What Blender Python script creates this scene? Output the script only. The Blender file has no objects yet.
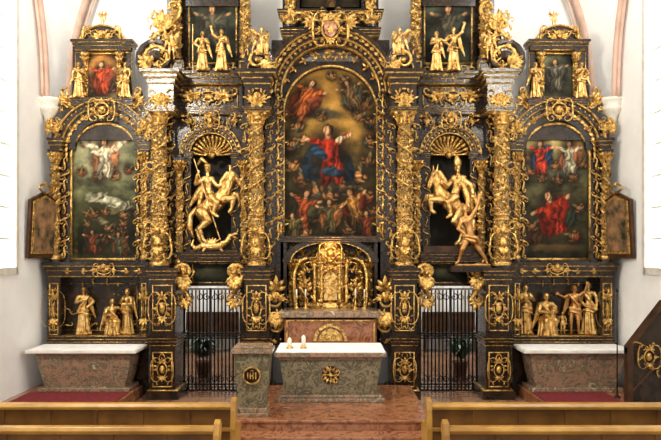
import bpy, bmesh, math, random
from math import sin, cos, pi, sqrt
from mathutils import Vector, Matrix, noise as mnoise
random.seed(7)
scene = bpy.context.scene
try:
    scene.view_settings.view_transform = 'Standard'
except Exception:
    pass

# metric survey helpers: facade drawing units (px at 0.02 m) -> metres at a given depth
def X(p, y=0.0): return (p-331)*(14+y)/700
def Z(q, y=0.0): return 2.8+(252-q)*(14+y)/700
def S(n, y=0.0): return n*(14+y)/700

# ------------------------------------------------------------------ materials
def srgb(c):
    return tuple(((v/255)/12.92 if v/255 <= .04045 else ((v/255+.055)/1.055)**2.4) for v in c)+(1.0,)
def newmat(name):
    m = bpy.data.materials.new(name); m.use_nodes = True
    nt = m.node_tree; bs = nt.nodes['Principled BSDF']
    return m, nt, bs
def ramp(nt, stops, interp='LINEAR'):
    r = nt.nodes.new('ShaderNodeValToRGB'); r.color_ramp.interpolation = interp
    e = r.color_ramp.elements
    while len(e) < len(stops): e.new(0.5)
    for i, (p, c) in enumerate(stops):
        e[i].position = p; e[i].color = c
    return r
def noise(nt, scale, detail=4, dist=0.0, rough=.55):
    tc = nt.nodes.new('ShaderNodeTexCoord'); n = nt.nodes.new('ShaderNodeTexNoise')
    n.inputs['Scale'].default_value = scale; n.inputs['Detail'].default_value = detail
    n.inputs['Distortion'].default_value = dist; n.inputs['Roughness'].default_value = rough
    nt.links.new(tc.outputs['Object'], n.inputs['Vector']); return n
def bump(nt, bs, src, st, dist=.02):
    b = nt.nodes.new('ShaderNodeBump'); b.inputs['Strength'].default_value = st
    b.inputs['Distance'].default_value = dist
    nt.links.new(src, b.inputs['Height']); nt.links.new(b.outputs[0], bs.inputs['Normal'])
def noisemat(name, c1, c2, scale=3, rough=.5, metal=0, bst=.1, detail=5, dist=0, lo=.35, hi=.65, bscale=None, bd=.02, spec=None):
    m, nt, bs = newmat(name)
    n = noise(nt, scale, detail, dist); r = ramp(nt, [(lo, srgb(c1)), (hi, srgb(c2))])
    nt.links.new(n.outputs[0], r.inputs[0]); nt.links.new(r.outputs[0], bs.inputs['Base Color'])
    bs.inputs['Roughness'].default_value = rough; bs.inputs['Metallic'].default_value = metal
    if spec is not None: bs.inputs['Specular IOR Level'].default_value = spec
    if bst:
        n2 = noise(nt, bscale or scale*4, 3)
        bump(nt, bs, n2.outputs[0], bst, bd)
    return m
def goldmat(name, dark, mid, hi, patina, scale, rough, bst):
    m, nt, bs = newmat(name)
    n = noise(nt, scale, 4, .6, .6)
    r = ramp(nt, [(patina-.06, srgb(dark)), (patina+.03, srgb(mid)), (.66, srgb(hi))])
    nt.links.new(n.outputs[0], r.inputs[0]); nt.links.new(r.outputs[0], bs.inputs['Base Color'])
    r2 = ramp(nt, [(patina-.06, (.3,.3,.3,1)), (patina+.03, (.9,.9,.9,1))])
    nt.links.new(n.outputs[0], r2.inputs[0]); nt.links.new(r2.outputs[0], bs.inputs['Metallic'])
    bs.inputs['Roughness'].default_value = rough
    n2 = noise(nt, 32, 3); bump(nt, bs, n2.outputs[0], bst, .03)
    return m
GOLD = goldmat('gilded_wood', (66, 42, 18), (192, 144, 68), (240, 206, 130), .42, 16, .3, .8)
GOLD2 = goldmat('gilded_figure', (78, 52, 26), (188, 142, 72), (238, 204, 136), .38, 11, .33, .5)
DARK = noisemat('dark_walnut', (22, 15, 9), (50, 34, 20), 5, .22, 0, .15, spec=.4)
BROWN = noisemat('brown_walnut', (44, 28, 16), (78, 50, 28), 5, .35, 0, .1, spec=.3)
NICHE = noisemat('niche_olive_paint', (24, 22, 14), (44, 38, 22), 4, .6, 0, .1, spec=.2)
PLASTER = noisemat('white_plaster', (236, 236, 233), (245, 244, 241), 2, .8, 0, .05)
PINK = noisemat('pink_stucco', (190, 156, 138), (208, 176, 158), 3, .7, 0, .05)
STONE = noisemat('pale_stone', (200, 194, 182), (224, 219, 208), 5, .6, 0, .1)
IRON = noisemat('wrought_iron', (10, 10, 11), (26, 25, 24), 10, .4, .5, .1)
CLOTH = noisemat('altar_linen', (222, 222, 226), (242, 241, 238), 6, .85, 0, .2)
WAX = noisemat('candle_wax', (225, 216, 196), (240, 234, 218), 6, .5, 0, 0)
PEWW = noisemat('oak_pew_wood', (146, 104, 40), (182, 138, 62), 3, .32, 0, .08)
PEWD = noisemat('oak_pew_panel', (88, 56, 20), (120, 82, 34), 3, .4, 0, .08)
LEAFM = noisemat('plant_leaf', (20, 42, 16), (50, 84, 34), 8, .5, 0, 0)
POTM = noisemat('clay_pot', (90, 60, 44), (120, 80, 58), 8, .7, 0, 0)
REDC = noisemat('red_carpet_wool', (80, 6, 14), (124, 18, 28), 14, .95, 0, .3, lo=.4, hi=.6)
FLESH = noisemat('polychrome_flesh', (160, 108, 54), (206, 156, 94), 8, .38, .65, .1)

def filigree(name, cover, scale, dk=(30, 20, 11)):
    m, nt, bs = newmat(name)
    n = noise(nt, scale, 2, 2.2, .4)
    w = nt.nodes.new('ShaderNodeMath'); w.operation = 'PINGPONG'; w.inputs[1].default_value = .09
    nt.links.new(n.outputs[0], w.inputs[0])
    mul = nt.nodes.new('ShaderNodeMath'); mul.operation = 'MULTIPLY'; mul.inputs[1].default_value = 11
    nt.links.new(w.outputs[0], mul.inputs[0])
    r = ramp(nt, [(1-cover-.04, (0, 0, 0, 1)), (1-cover+.04, (1, 1, 1, 1))])
    nt.links.new(mul.outputs[0], r.inputs[0])
    mix = nt.nodes.new('ShaderNodeMix'); mix.data_type = 'RGBA'
    mix.inputs[6].default_value = srgb(dk); mix.inputs[7].default_value = srgb((214, 172, 100))
    nt.links.new(r.outputs[0], mix.inputs[0]); nt.links.new(mix.outputs[2], bs.inputs['Base Color'])
    mm = nt.nodes.new('ShaderNodeMath'); mm.operation = 'MULTIPLY'; mm.inputs[1].default_value = .8
    nt.links.new(r.outputs[0], mm.inputs[0]); nt.links.new(mm.outputs[0], bs.inputs['Metallic'])
    bs.inputs['Roughness'].default_value = .32
    bump(nt, bs, mul.outputs[0], .8, .02)
    return m
FIL = filigree('carved_gilt_relief', .62, 9)

def marble(name, cols, scale, rough=.25):
    m, nt, bs = newmat(name)
    n = noise(nt, scale, 8, 1.6, .65)
    st = [(.3+.4*i/(len(cols)-1), srgb(c)) for i, c in enumerate(cols)]
    r = ramp(nt, st); nt.links.new(n.outputs[0], r.inputs[0]); nt.links.new(r.outputs[0], bs.inputs['Base Color'])
    bs.inputs['Roughness'].default_value = rough
    return m
MARB = marble('mottled_marble', [(58, 54, 42), (116, 106, 88), (158, 122, 98), (92, 84, 66), (140, 128, 106), (196, 178, 154)], 5)
MARBG = marble('green_grey_marble', [(46, 48, 36), (96, 94, 74), (134, 120, 94), (72, 68, 52), (112, 106, 84), (168, 152, 124)], 6)
MARBR = marble('red_marble', [(84, 42, 24), (130, 78, 50), (156, 106, 74), (106, 58, 36), (178, 134, 100)], 3, .2)
def floormat():
    m, nt, bs = newmat('marble_tile_floor')
    tc = nt.nodes.new('ShaderNodeTexCoord'); br = nt.nodes.new('ShaderNodeTexBrick')
    br.offset = 0; br.inputs['Scale'].default_value = 1; br.inputs['Brick Width'].default_value = .5
    br.inputs['Row Height'].default_value = .5; br.inputs['Mortar Size'].default_value = .006
    br.inputs['Color1'].default_value = srgb((160, 122, 92)); br.inputs['Color2'].default_value = srgb((124, 88, 64))
    br.inputs['Mortar'].default_value = srgb((72, 52, 40))
    nt.links.new(tc.outputs['Object'], br.inputs['Vector'])
    n = noise(nt, 3, 7, 1.2); r = ramp(nt, [(.3, (.6, .6, .6, 1)), (.7, (1.15, 1.1, 1.05, 1))])
    nt.links.new(n.outputs[0], r.inputs[0])
    mx = nt.nodes.new('ShaderNodeMix'); mx.data_type = 'RGBA'; mx.blend_type = 'MULTIPLY'; mx.inputs[0].default_value = 1
    nt.links.new(br.outputs[0], mx.inputs[6]); nt.links.new(r.outputs[0], mx.inputs[7])
    nt.links.new(mx.outputs[2], bs.inputs['Base Color']); bs.inputs['Roughness'].default_value = .2
    return m
FLOORM = floormat()
def paintmat():
    m, nt, bs = newmat('oil_painting')
    a = nt.nodes.new('ShaderNodeAttribute'); a.attribute_name = 'Col'
    nt.links.new(a.outputs['Color'], bs.inputs['Base Color']); bs.inputs['Roughness'].default_value = .5
    bs.inputs['Specular IOR Level'].default_value = .08
    n = noise(nt, 60, 3); bump(nt, bs, n.outputs[0], .1, .004)
    return m
PAINT = paintmat()
def glowmat(name, col, st):
    m, nt, bs = newmat(name)
    bs.inputs['Base Color'].default_value = srgb(col)
    bs.inputs['Emission Color'].default_value = srgb(col); bs.inputs['Emission Strength'].default_value = st
    n = noise(nt, 2, 2); r = ramp(nt, [(.3, srgb(col)), (.7, srgb(tuple(min(255, c+6) for c in col)))])
    nt.links.new(n.outputs[0], r.inputs[0]); nt.links.new(r.outputs[0], bs.inputs['Emission Color'])
    return m
PANE = glowmat('daylit_window_glass', (240, 247, 252), 2.6)

# ------------------------------------------------------------------ mesh builder
class B:
    def __init__(s): s.v = []; s.f = []
    def add(s, vs, fs):
        o = len(s.v); s.v += [tuple(v) for v in vs]; s.f += [tuple(i+o for i in f) for f in fs]
    def box(s, x0, x1, y0, y1, z0, z1):
        if x0 > x1: x0, x1 = x1, x0
        if y0 > y1: y0, y1 = y1, y0
        if z0 > z1: z0, z1 = z1, z0
        s.add([(x0,y0,z0),(x1,y0,z0),(x1,y1,z0),(x0,y1,z0),(x0,y0,z1),(x1,y0,z1),(x1,y1,z1),(x0,y1,z1)],
              [(0,3,2,1),(4,5,6,7),(0,1,5,4),(1,2,6,5),(2,3,7,6),(3,0,4,7)])
    def pb(s, p0, p1, q0, q1, yf, yb): s.box(X(p0,yf), X(p1,yf), yf, yb, Z(q1,yf), Z(q0,yf))
    def prism(s, poly, y0, y1):
        n = len(poly)
        s.add([(x,y0,z) for x,z in poly]+[(x,y1,z) for x,z in poly],
              [tuple(range(n)), tuple(range(2*n-1,n-1,-1))]+[(i,i+n,(i+1)%n+n,(i+1)%n) for i in range(n)])
    def prismx(s, poly, x0, x1):
        n = len(poly)
        s.add([(x0,y,z) for y,z in poly]+[(x1,y,z) for y,z in poly],
              [tuple(range(n)), tuple(range(2*n-1,n-1,-1))]+[(i,i+n,(i+1)%n+n,(i+1)%n) for i in range(n)])
    def lathe(s, x, y, prof, n=16, fold=0, nf=7, ex=1, ey=1, ph=0):
        vs = []
        for k, (r, z) in enumerate(prof):
            for i in range(n):
                a = 2*pi*i/n; rr = r*(1+fold*(1-k/len(prof))*cos(nf*a+ph+k*.35)) if fold else r
                vs.append((x+rr*ex*cos(a), y+rr*ey*sin(a), z))
        fs = [(k*n+i, k*n+(i+1)%n, (k+1)*n+(i+1)%n, (k+1)*n+i) for k in range(len(prof)-1) for i in range(n)]
        fs.append(tuple(range(n-1,-1,-1))); fs.append(tuple((len(prof)-1)*n+i for i in range(n)))
        s.add(vs, fs)
    def tube(s, pts, rs, n=6):
        pts = [Vector(p) for p in pts]
        if not hasattr(rs, '__len__'): rs = [rs]*len(pts)
        vs = []; m = len(pts)
        for k, p in enumerate(pts):
            t = (pts[min(k+1,m-1)]-pts[max(k-1,0)])
            t = t.normalized() if t.length > 1e-9 else Vector((0,0,1))
            up = Vector((0,1,0)) if abs(t.y) < .93 else Vector((1,0,0))
            a = t.cross(up).normalized(); c = t.cross(a)
            for i in range(n):
                w = 2*pi*i/n; vs.append(p+rs[k]*(cos(w)*a+sin(w)*c))
        fs = [(k*n+i, k*n+(i+1)%n, (k+1)*n+(i+1)%n, (k+1)*n+i) for k in range(m-1) for i in range(n)]
        fs.append(tuple(range(n-1,-1,-1))); fs.append(tuple((m-1)*n+i for i in range(n)))
        s.add(vs, fs)
    def cap(s, p0, r0, p1, r1, n=10):
        p0, p1 = Vector(p0), Vector(p1); d = (p1-p0)
        d = d.normalized() if d.length > 1e-9 else Vector((0,0,1))
        s.tube([p0-d*r0, p0-d*r0*.7, p0, p1, p1+d*r1*.7, p1+d*r1], [r0*.05, r0*.7, r0, r1, r1*.7, r1*.05], n)
    def ell(s, c, r, nu=8, nv=6):
        if not hasattr(r, '__len__'): r = (r,r,r)
        vs = []
        for j in range(nv+1):
            b = -pi/2+pi*j/nv; cb = max(cos(b), .02)
            for i in range(nu):
                a = 2*pi*i/nu
                vs.append((c[0]+r[0]*cb*cos(a), c[1]+r[1]*cb*sin(a), c[2]+r[2]*sin(b)))
        fs = [(j*nu+i, j*nu+(i+1)%nu, (j+1)*nu+(i+1)%nu, (j+1)*nu+i) for j in range(nv) for i in range(nu)]
        fs.append(tuple(range(nu-1,-1,-1))); fs.append(tuple(nv*nu+i for i in range(nu)))
        s.add(vs, fs)
    def mirrored(s):
        o = B(); o.v = [(-x,y,z) for x,y,z in s.v]; o.f = [tuple(reversed(f)) for f in s.f]; return o
    def merge(s, o): s.add(o.v, o.f)
    def obj(s, name, mat, parent=None, smooth=False, bevel=0):
        if not s.v: return None
        me = bpy.data.meshes.new(name); me.from_pydata(s.v, [], s.f)
        me.materials.append(mat)
        if smooth: me.polygons.foreach_set('use_smooth', [True]*len(me.polygons))
        me.update()
        ob = bpy.data.objects.new(name, me); scene.collection.objects.link(ob)
        if parent: ob.parent = parent
        if bevel:
            m = ob.modifiers.new('bevel', 'BEVEL'); m.width = bevel; m.segments = 2
        return ob
def empty(name):
    e = bpy.data.objects.new(name, None); scene.collection.objects.link(e); return e

# ------------------------------------------------------------------ ornament vocabulary
def curl(b, P0, P1, y, kind='S', flip=1, K=5.5, th=.02, n=26, out=.03):
    th *= .82
    pts = [(0,0)]; x = z = 0
    for i in range(n):
        s_ = -1+2*(i+.5)/n
        a = K*(abs(s_)**2.6)*( (1 if s_ > 0 else -1) if kind == 'C' else 1)*flip
        x += cos(a); z += sin(a); pts.append((x,z))
    ex, ez = pts[-1]; L = math.hypot(ex, ez) or 1
    dx, dz = P1[0]-P0[0], P1[1]-P0[1]; Lw = math.hypot(dx, dz)
    sc = Lw/L; rot = math.atan2(dz,dx)-math.atan2(ez,ex)
    c, s_ = cos(rot)*sc, sin(rot)*sc
    w = [(P0[0]+px*c-pz*s_, y-out*(1-abs(-1+2*i/n)**2)*1.0, P0[1]+px*s_+pz*c) for i,(px,pz) in enumerate(pts)]
    rs = [th*(.5+.85*(1-abs(-1+2*i/n))) for i in range(n+1)]
    b.tube(w, rs, 6)
    b.ell(w[0], th*1.25, 6, 4); b.ell(w[-1], th*1.25, 6, 4)
def volute(b, x, z, y, r, a0, turns, hand, th, n=24):
    w = []; rs = []; th *= .85
    for i in range(n+1):
        t = i/n; a = a0+hand*turns*2*pi*t; rr = r*(1-t)**.85+.06*r
        w.append((x+rr*cos(a), y-.4*th*t, z+rr*sin(a))); rs.append(th*(1-.5*t))
    b.tube(w, rs, 7); b.ell((x, y-.4*th, z), th*1.3, 8, 5)
def leaf(b, x, z, y, ang, L, W, out=.4):
    d = (cos(ang), sin(ang)); nrm = (-d[1], d[0]); vs = []
    prof = [(0,.25,0),(.3,.9,.5),(.6,.85,.85),(.85,.5,.8),(1,.05,.45)]
    for t, w, o in prof:
        cx, cz = x+d[0]*L*t, z+d[1]*L*t; yy = y-o*L*out
        vs += [(cx-nrm[0]*W*w*.5, yy+.14*L, cz-nrm[1]*W*w*.5), (cx, yy, cz), (cx+nrm[0]*W*w*.5, yy+.14*L, cz+nrm[1]*W*w*.5)]
    fs = []
    for k in range(4):
        for j in range(2): fs.append((k*3+j, k*3+j+1, (k+1)*3+j+1, (k+1)*3+j))
    b.add(vs, fs)
def acan(b, x, z, y, ang, L, n=5, spread=1.2):
    for i in range(n):
        t = -1+2*i/(n-1) if n > 1 else 0
        leaf(b, x, z, y-.02*(1-abs(t)), ang+spread*t, L*(1-.35*abs(t)), L*.34)
def foliage(b, x0, x1, z0, z1, y, n, s, sym=True, seed=1):
    R = random.Random(seed); cx = (x0+x1)/2; s *= .85
    for i in range(n):
        x = R.uniform(x0, cx if sym else x1); z = R.uniform(z0, z1); a = R.uniform(0, 2*pi)
        k = R.random(); l = s*R.uniform(.7, 1.2)
        if k < .45:
            a2 = (x+l*cos(a), z+l*sin(a)); fl = R.choice((-1,1)); kd = R.choice('SC')
            curl(b, (x,z), a2, y, kd, fl, 4.2, s*.12, 14, s*.3)
            if sym: curl(b, (2*cx-x,z), (2*cx-a2[0],a2[1]), y, kd, -fl, 4.2, s*.12, 14, s*.3)
        elif k < .9:
            leaf(b, x, z, y, a, l, l*.44)
            if sym: leaf(b, 2*cx-x, z, y, pi-a, l, l*.44)
        else:
            b.ell((x,y,z), s*.18, 6, 4)
            if sym: b.ell((2*cx-x,y,z), s*.18, 6, 4)
def cartouche(b, x, z, y, rx, rz):
    n = 20
    pts = [(x+rx*.6*cos(2*pi*i/n), y-.02, z+rz*.6*sin(2*pi*i/n)) for i in range(n+1)]
    b.tube(pts, min(rx,rz)*.08, 6)
    b.ell((x,y,z), (rx*.36, .04, rz*.36), 10, 6)
    acan(b, x, z+rz*.55, y, pi/2, rz*.55, 5); acan(b, x, z-rz*.55, y, -pi/2, rz*.5, 5)
    for sg in (-1,1):
        curl(b, (x+sg*rx*.55, z-rz*.6), (x+sg*rx*.55, z+rz*.6), y, 'C', sg, 4.5, min(rx,rz)*.09, 18)
        acan(b, x+sg*rx*.6, z, y, 0 if sg > 0 else pi, rx*.5, 3, .7)
def cherub(b, x, z, y, r):
    b.ell((x,y,z), (r*.8, r*.8, r), 10, 8); b.ell((x,y-r*.8,z-.1*r), (r*.16,r*.25,r*.2), 6, 4)
    for k in range(7):
        a = pi*k/6; b.ell((x+r*.75*cos(a), y, z+r*.3+r*.7*sin(a)), r*.32, 6, 4)
    for sg in (-1,1):
        b.ell((x+sg*r*.35, y-r*.62, z-.25*r), r*.25, 6, 4)
        for k in range(3): leaf(b, x+sg*r*.6, z-.3*r, y, (0 if sg > 0 else pi)+sg*(.5-.5*k), r*2, r*.8, .15)
def archband(b, cx, cz, r0, r1, y0, y1, a0=0, a1=pi, n=36, ez=1):
    vs = []; fs = []
    for i in range(n+1):
        a = a0+(a1-a0)*i/n; c, s_ = cos(a), sin(a)*ez
        vs += [(cx+r0*c,y0,cz+r0*s_),(cx+r1*c,y0,cz+r1*s_),(cx+r1*c,y1,cz+r1*s_),(cx+r0*c,y1,cz+r0*s_)]
    for i in range(n):
        o = i*4
        for k in range(4): fs.append((o+k, o+(k+1)%4, o+4+(k+1)%4, o+4+k))
    fs += [(0,1,2,3), (n*4+3,n*4+2,n*4+1,n*4)]
    b.add(vs, fs)
def archpanel(b, x0, x1, z0, z1, cx, r, zs, zb, y0, y1, n=24):
    b.box(x0, cx-r, y0, y1, z0, z1); b.box(cx+r, x1, y0, y1, z0, z1)
    if zb > z0+.001: b.box(cx-r, cx+r, y0, y1, z0, zb)
    for i in range(n):
        xa, xb = cx-r*cos(pi*i/n), cx-r*cos(pi*(i+1)/n)
        za, zc = zs+r*sin(pi*i/n), zs+r*sin(pi*(i+1)/n)
        b.prism([(xa,za),(xb,zc),(xb,z1),(xa,z1)], y0, y1)
def cornice(d, g, p0, p1, q0, q1, yf, yb, o=.09, flip=False):
    L = [(0,.22,1,d),(.22,.3,.85,g),(.3,.54,.6,d),(.54,.61,.42,g),(.61,.92,.2,d),(.92,1,.12,g)]
    x0, x1 = X(p0,yf), X(p1,yf); zt, zb = Z(q0,yf), Z(q1,yf); H = zt-zb
    for a, c, e, bb in L:
        if flip: za, zc = zb+H*a, zb+H*c
        else: za, zc = zt-H*c, zt-H*a
        bb.box(x0-o*e, x1+o*e, yf-o*e, yb, za, zc)
def frame(g, x0, x1, z0, z1, y, w=.035, t=.03):
    g.box(x0-w, x0, y-t, y+.01, z0-w, z1+w); g.box(x1, x1+w, y-t, y+.01, z0-w, z1+w)
    g.box(x0, x1, y-t, y+.01, z1, z1+w); g.box(x0, x1, y-t, y+.01, z0-w, z0)
def panel(d, g, p0, p1, q0, q1, y, n=14, seed=3, s=.1, cart=True):
    x0, x1, z0, z1 = X(p0,y), X(p1,y), Z(q1,y), Z(q0,y)
    frame(g, x0, x1, z0, z1, y, .02, .025)
    if cart: cartouche(g, (x0+x1)/2, (z0+z1)/2, y-.02, (x1-x0)*.45, (z1-z0)*.36)
    if n: foliage(g, x0+.04, x1-.04, z0+.05, z1-.05, y-.01, n, s, True, seed)

def column(d, g, f, p, y, q0, q1, rp, seed=1, dense=1.0, herm=True):
    x = X(p,y); z0, z1 = Z(q1,y), Z(q0,y); r = S(rp,y); H = z1-z0
    d.lathe(x, y, [(r*1.5,z0),(r*1.5,z0+.05)], 18)
    g.lathe(x, y, [(r*1.3,z0+.05),(r*1.2,z0+.07),(r*1.35,z0+.1),(r*1.1,z0+.13)], 18)
    f.lathe(x, y, [(r*1.02,z0+.12),(r*1.05,z0+H*.3),(r,z0+H*.32),(r*.86,z1-.28)], 18)
    for t in (.3,.33): g.lathe(x, y, [(r*1.05,z0+H*t),(r*1.15,z0+H*t+.02),(r*1.05,z0+H*t+.04)], 18)
    g.lathe(x, y, [(r*.85,z1-.3),(r*1.05,z1-.28),(r*.9,z1-.25),(r*.95,z1-.12),(r*1.3,z1-.05)], 18)
    d.box(x-r*1.45, x+r*1.45, y-r*1.45, y+r*1.45, z1-.05, z1)
    for k in range(10):
        a = 2*pi*k/10
        for zz, l in ((z1-.26,.12),(z1-.17,.12)):
            bx, by = x+r*.9*cos(a), y+r*.9*sin(a)
            g.tube([(bx,by,zz),(bx+cos(a)*.02,by+sin(a)*.02,zz+l*.7),(bx+cos(a)*.07,by+sin(a)*.07,zz+l)], [.02,.024,.006], 5)
    for sx in (-1,1):
        for sy in (-1,1): g.ell((x+sx*r*1.25,y+sy*r*1.25,z1-.09), .038, 7, 5)
    za, zb = z0+H*.36, z1-.32
    for ph in (0, pi):
        pts = []; 
        for i in range(61):
            t = i/60; a = ph+t*2*pi*2.4; rr = r*(1.1-.1*t)
            pts.append((x+rr*cos(a), y+rr*sin(a), za+(zb-za)*t))
        g.tube(pts, .018, 5)
    R = random.Random(seed)
    def surf_leaf(a, zc, rr, l, tilt):
        ca, sa = cos(a), sin(a); tx, ty = -sa, ca
        dz, dt = cos(tilt), sin(tilt); vs = []
        for t, w, o in ((0,.3,.1),(.35,1,.5),(.7,.8,.75),(1,.05,.5)):
            for sd in (-1,0,1):
                u = l*t*dt+sd*w*l*.26*dz; v = l*t*dz-sd*w*l*.26*dt
                oo = rr+o*l*.45-(abs(sd)*.1*l)
                vs.append((x+ca*oo+tx*u, y+sa*oo+ty*u, zc+v))
        g.add(vs, [(k*3+j,k*3+j+1,k*3+j+4,k*3+j+3) for k in range(3) for j in range(2)])
    for i in range(int(150*dense)):
        a = pi+R.random()*pi; t = R.random(); zc = z0+.15+(H-.5)*t
        rr = r*(1.02-.12*t)
        if R.random() < .75: surf_leaf(a, zc, rr, R.uniform(.05,.11), R.uniform(-1.6,1.6))
        else: g.ell((x+rr*1.05*cos(a), y+rr*1.05*sin(a), zc), R.uniform(.014,.034), 6, 4)
    if herm:
        cherub(g, x, z0+H*.24, y-r*1.1, r*.42)
        g.ell((x,y-r*1.02,z0+H*.16), (r*.55,r*.4,r*.75), 8, 6)
        acan(g, x, z0+H*.14, y-r, -pi/2, r*1.5, 5, .8)
        for sg in (-1,1): curl(g, (x+sg*r*.85, z0+H*.09), (x+sg*r*.6, z0+H*.19), y-r*.9, 'C', sg, 4.2, .02, 16)

# ------------------------------------------------------------------ sculpted figures
def finish_figure(b, name, mat, vox, parent=None):
    ob = b.obj(name, mat, parent, True)
    bm = bmesh.new(); bm.from_mesh(ob.data); bmesh.ops.recalc_face_normals(bm, faces=bm.faces); bm.to_mesh(ob.data); bm.free()
    m = ob.modifiers.new('fuse', 'REMESH'); m.mode = 'VOXEL'; m.voxel_size = vox; m.use_smooth_shade = True
    m2 = ob.modifiers.new('soften', 'SMOOTH'); m2.factor = .4; m2.iterations = 1
    return ob
AP = {'down':((.155,-.02,.66),(.14,-.09,.54)), 'up':((.2,-.03,.87),(.23,-.06,1.0)), 'out':((.2,-.03,.75),(.3,-.08,.8)),
      'pray':((.15,-.06,.68),(.03,-.15,.73)), 'hip':((.21,.01,.68),(.11,-.06,.6)), 'hold':((.16,-.05,.66),(.09,-.17,.66))}
def head(b, T, c, r, lookx=0, hair=True):
    def e(o, rr, nu=10, nv=8): b.ell(T((c[0]+o[0]*r, c[1]+o[1]*r, c[2]+o[2]*r)), rr, nu, nv)
    k = T.h*r
    e((0,0,0), (k*.76,k*.86,k)); e((0,-.25,-.5), (k*.5,k*.5,k*.45))
    l = lookx
    e((l*.3,-.92,-.12), (k*.13,k*.22,k*.2)); e((l*.2,-.72,.14), (k*.5,k*.16,k*.1))
    e((l*.2,-.8,-.45), (k*.22,k*.1,k*.07)); e((l*.2,-.72,-.78), (k*.2,k*.2,k*.17))
    e((-.27,-.74,-.02), (k*.12,k*.09,k*.08)); e((.27,-.74,-.02), (k*.12,k*.09,k*.08))
    e((.8,.05,-.1), (k*.1,k*.16,k*.24)); e((-.8,.05,-.1), (k*.1,k*.16,k*.24))
    if hair:
        e((0,.2,.3), (k*.86,k*.85,k*.8)); e((.62,.3,-.3), (k*.3,k*.4,k*.6)); e((-.62,.3,-.3), (k*.3,k*.4,k*.6))
def hand(b, T, w, e_, s=1):
    w = Vector(w); d = (w-Vector(e_)).normalized(); side = d.cross(Vector((0,1,0)))
    side = side.normalized() if side.length > .1 else Vector((1,0,0))
    dn = d.cross(side); pc = w+d*.035
    b.cap(T(w), T.h*.015, T(pc), T.h*.021)
    for i, L in enumerate((.034,.04,.038,.03)):
        o = side*(.0125*(i-1.5)*1.5); a = pc+o+d*.015; m = a+d*L*.55; t = m+d*L*.3+dn*L*.35
        b.cap(T(a), T.h*.0085, T(m), T.h*.008, 6); b.cap(T(m), T.h*.008, T(t), T.h*.0065, 6)
    a = w+d*.02-side*.02; m = a+d*.02-side*.018
    b.cap(T(a), T.h*.009, T(m), T.h*.008, 6)
class TF:
    def __init__(s, x, y, z, h, rot=0, lean=0): s.o = (x,y,z); s.h = h; s.r = rot; s.l = lean
    def __call__(s, p):
        px, py, pz = p; px = px+s.l*pz; c, n = cos(s.r), sin(s.r)
        return Vector((s.o[0]+s.h*(px*c-py*n), s.o[1]+s.h*(px*n+py*c), s.o[2]+s.h*pz))
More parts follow.
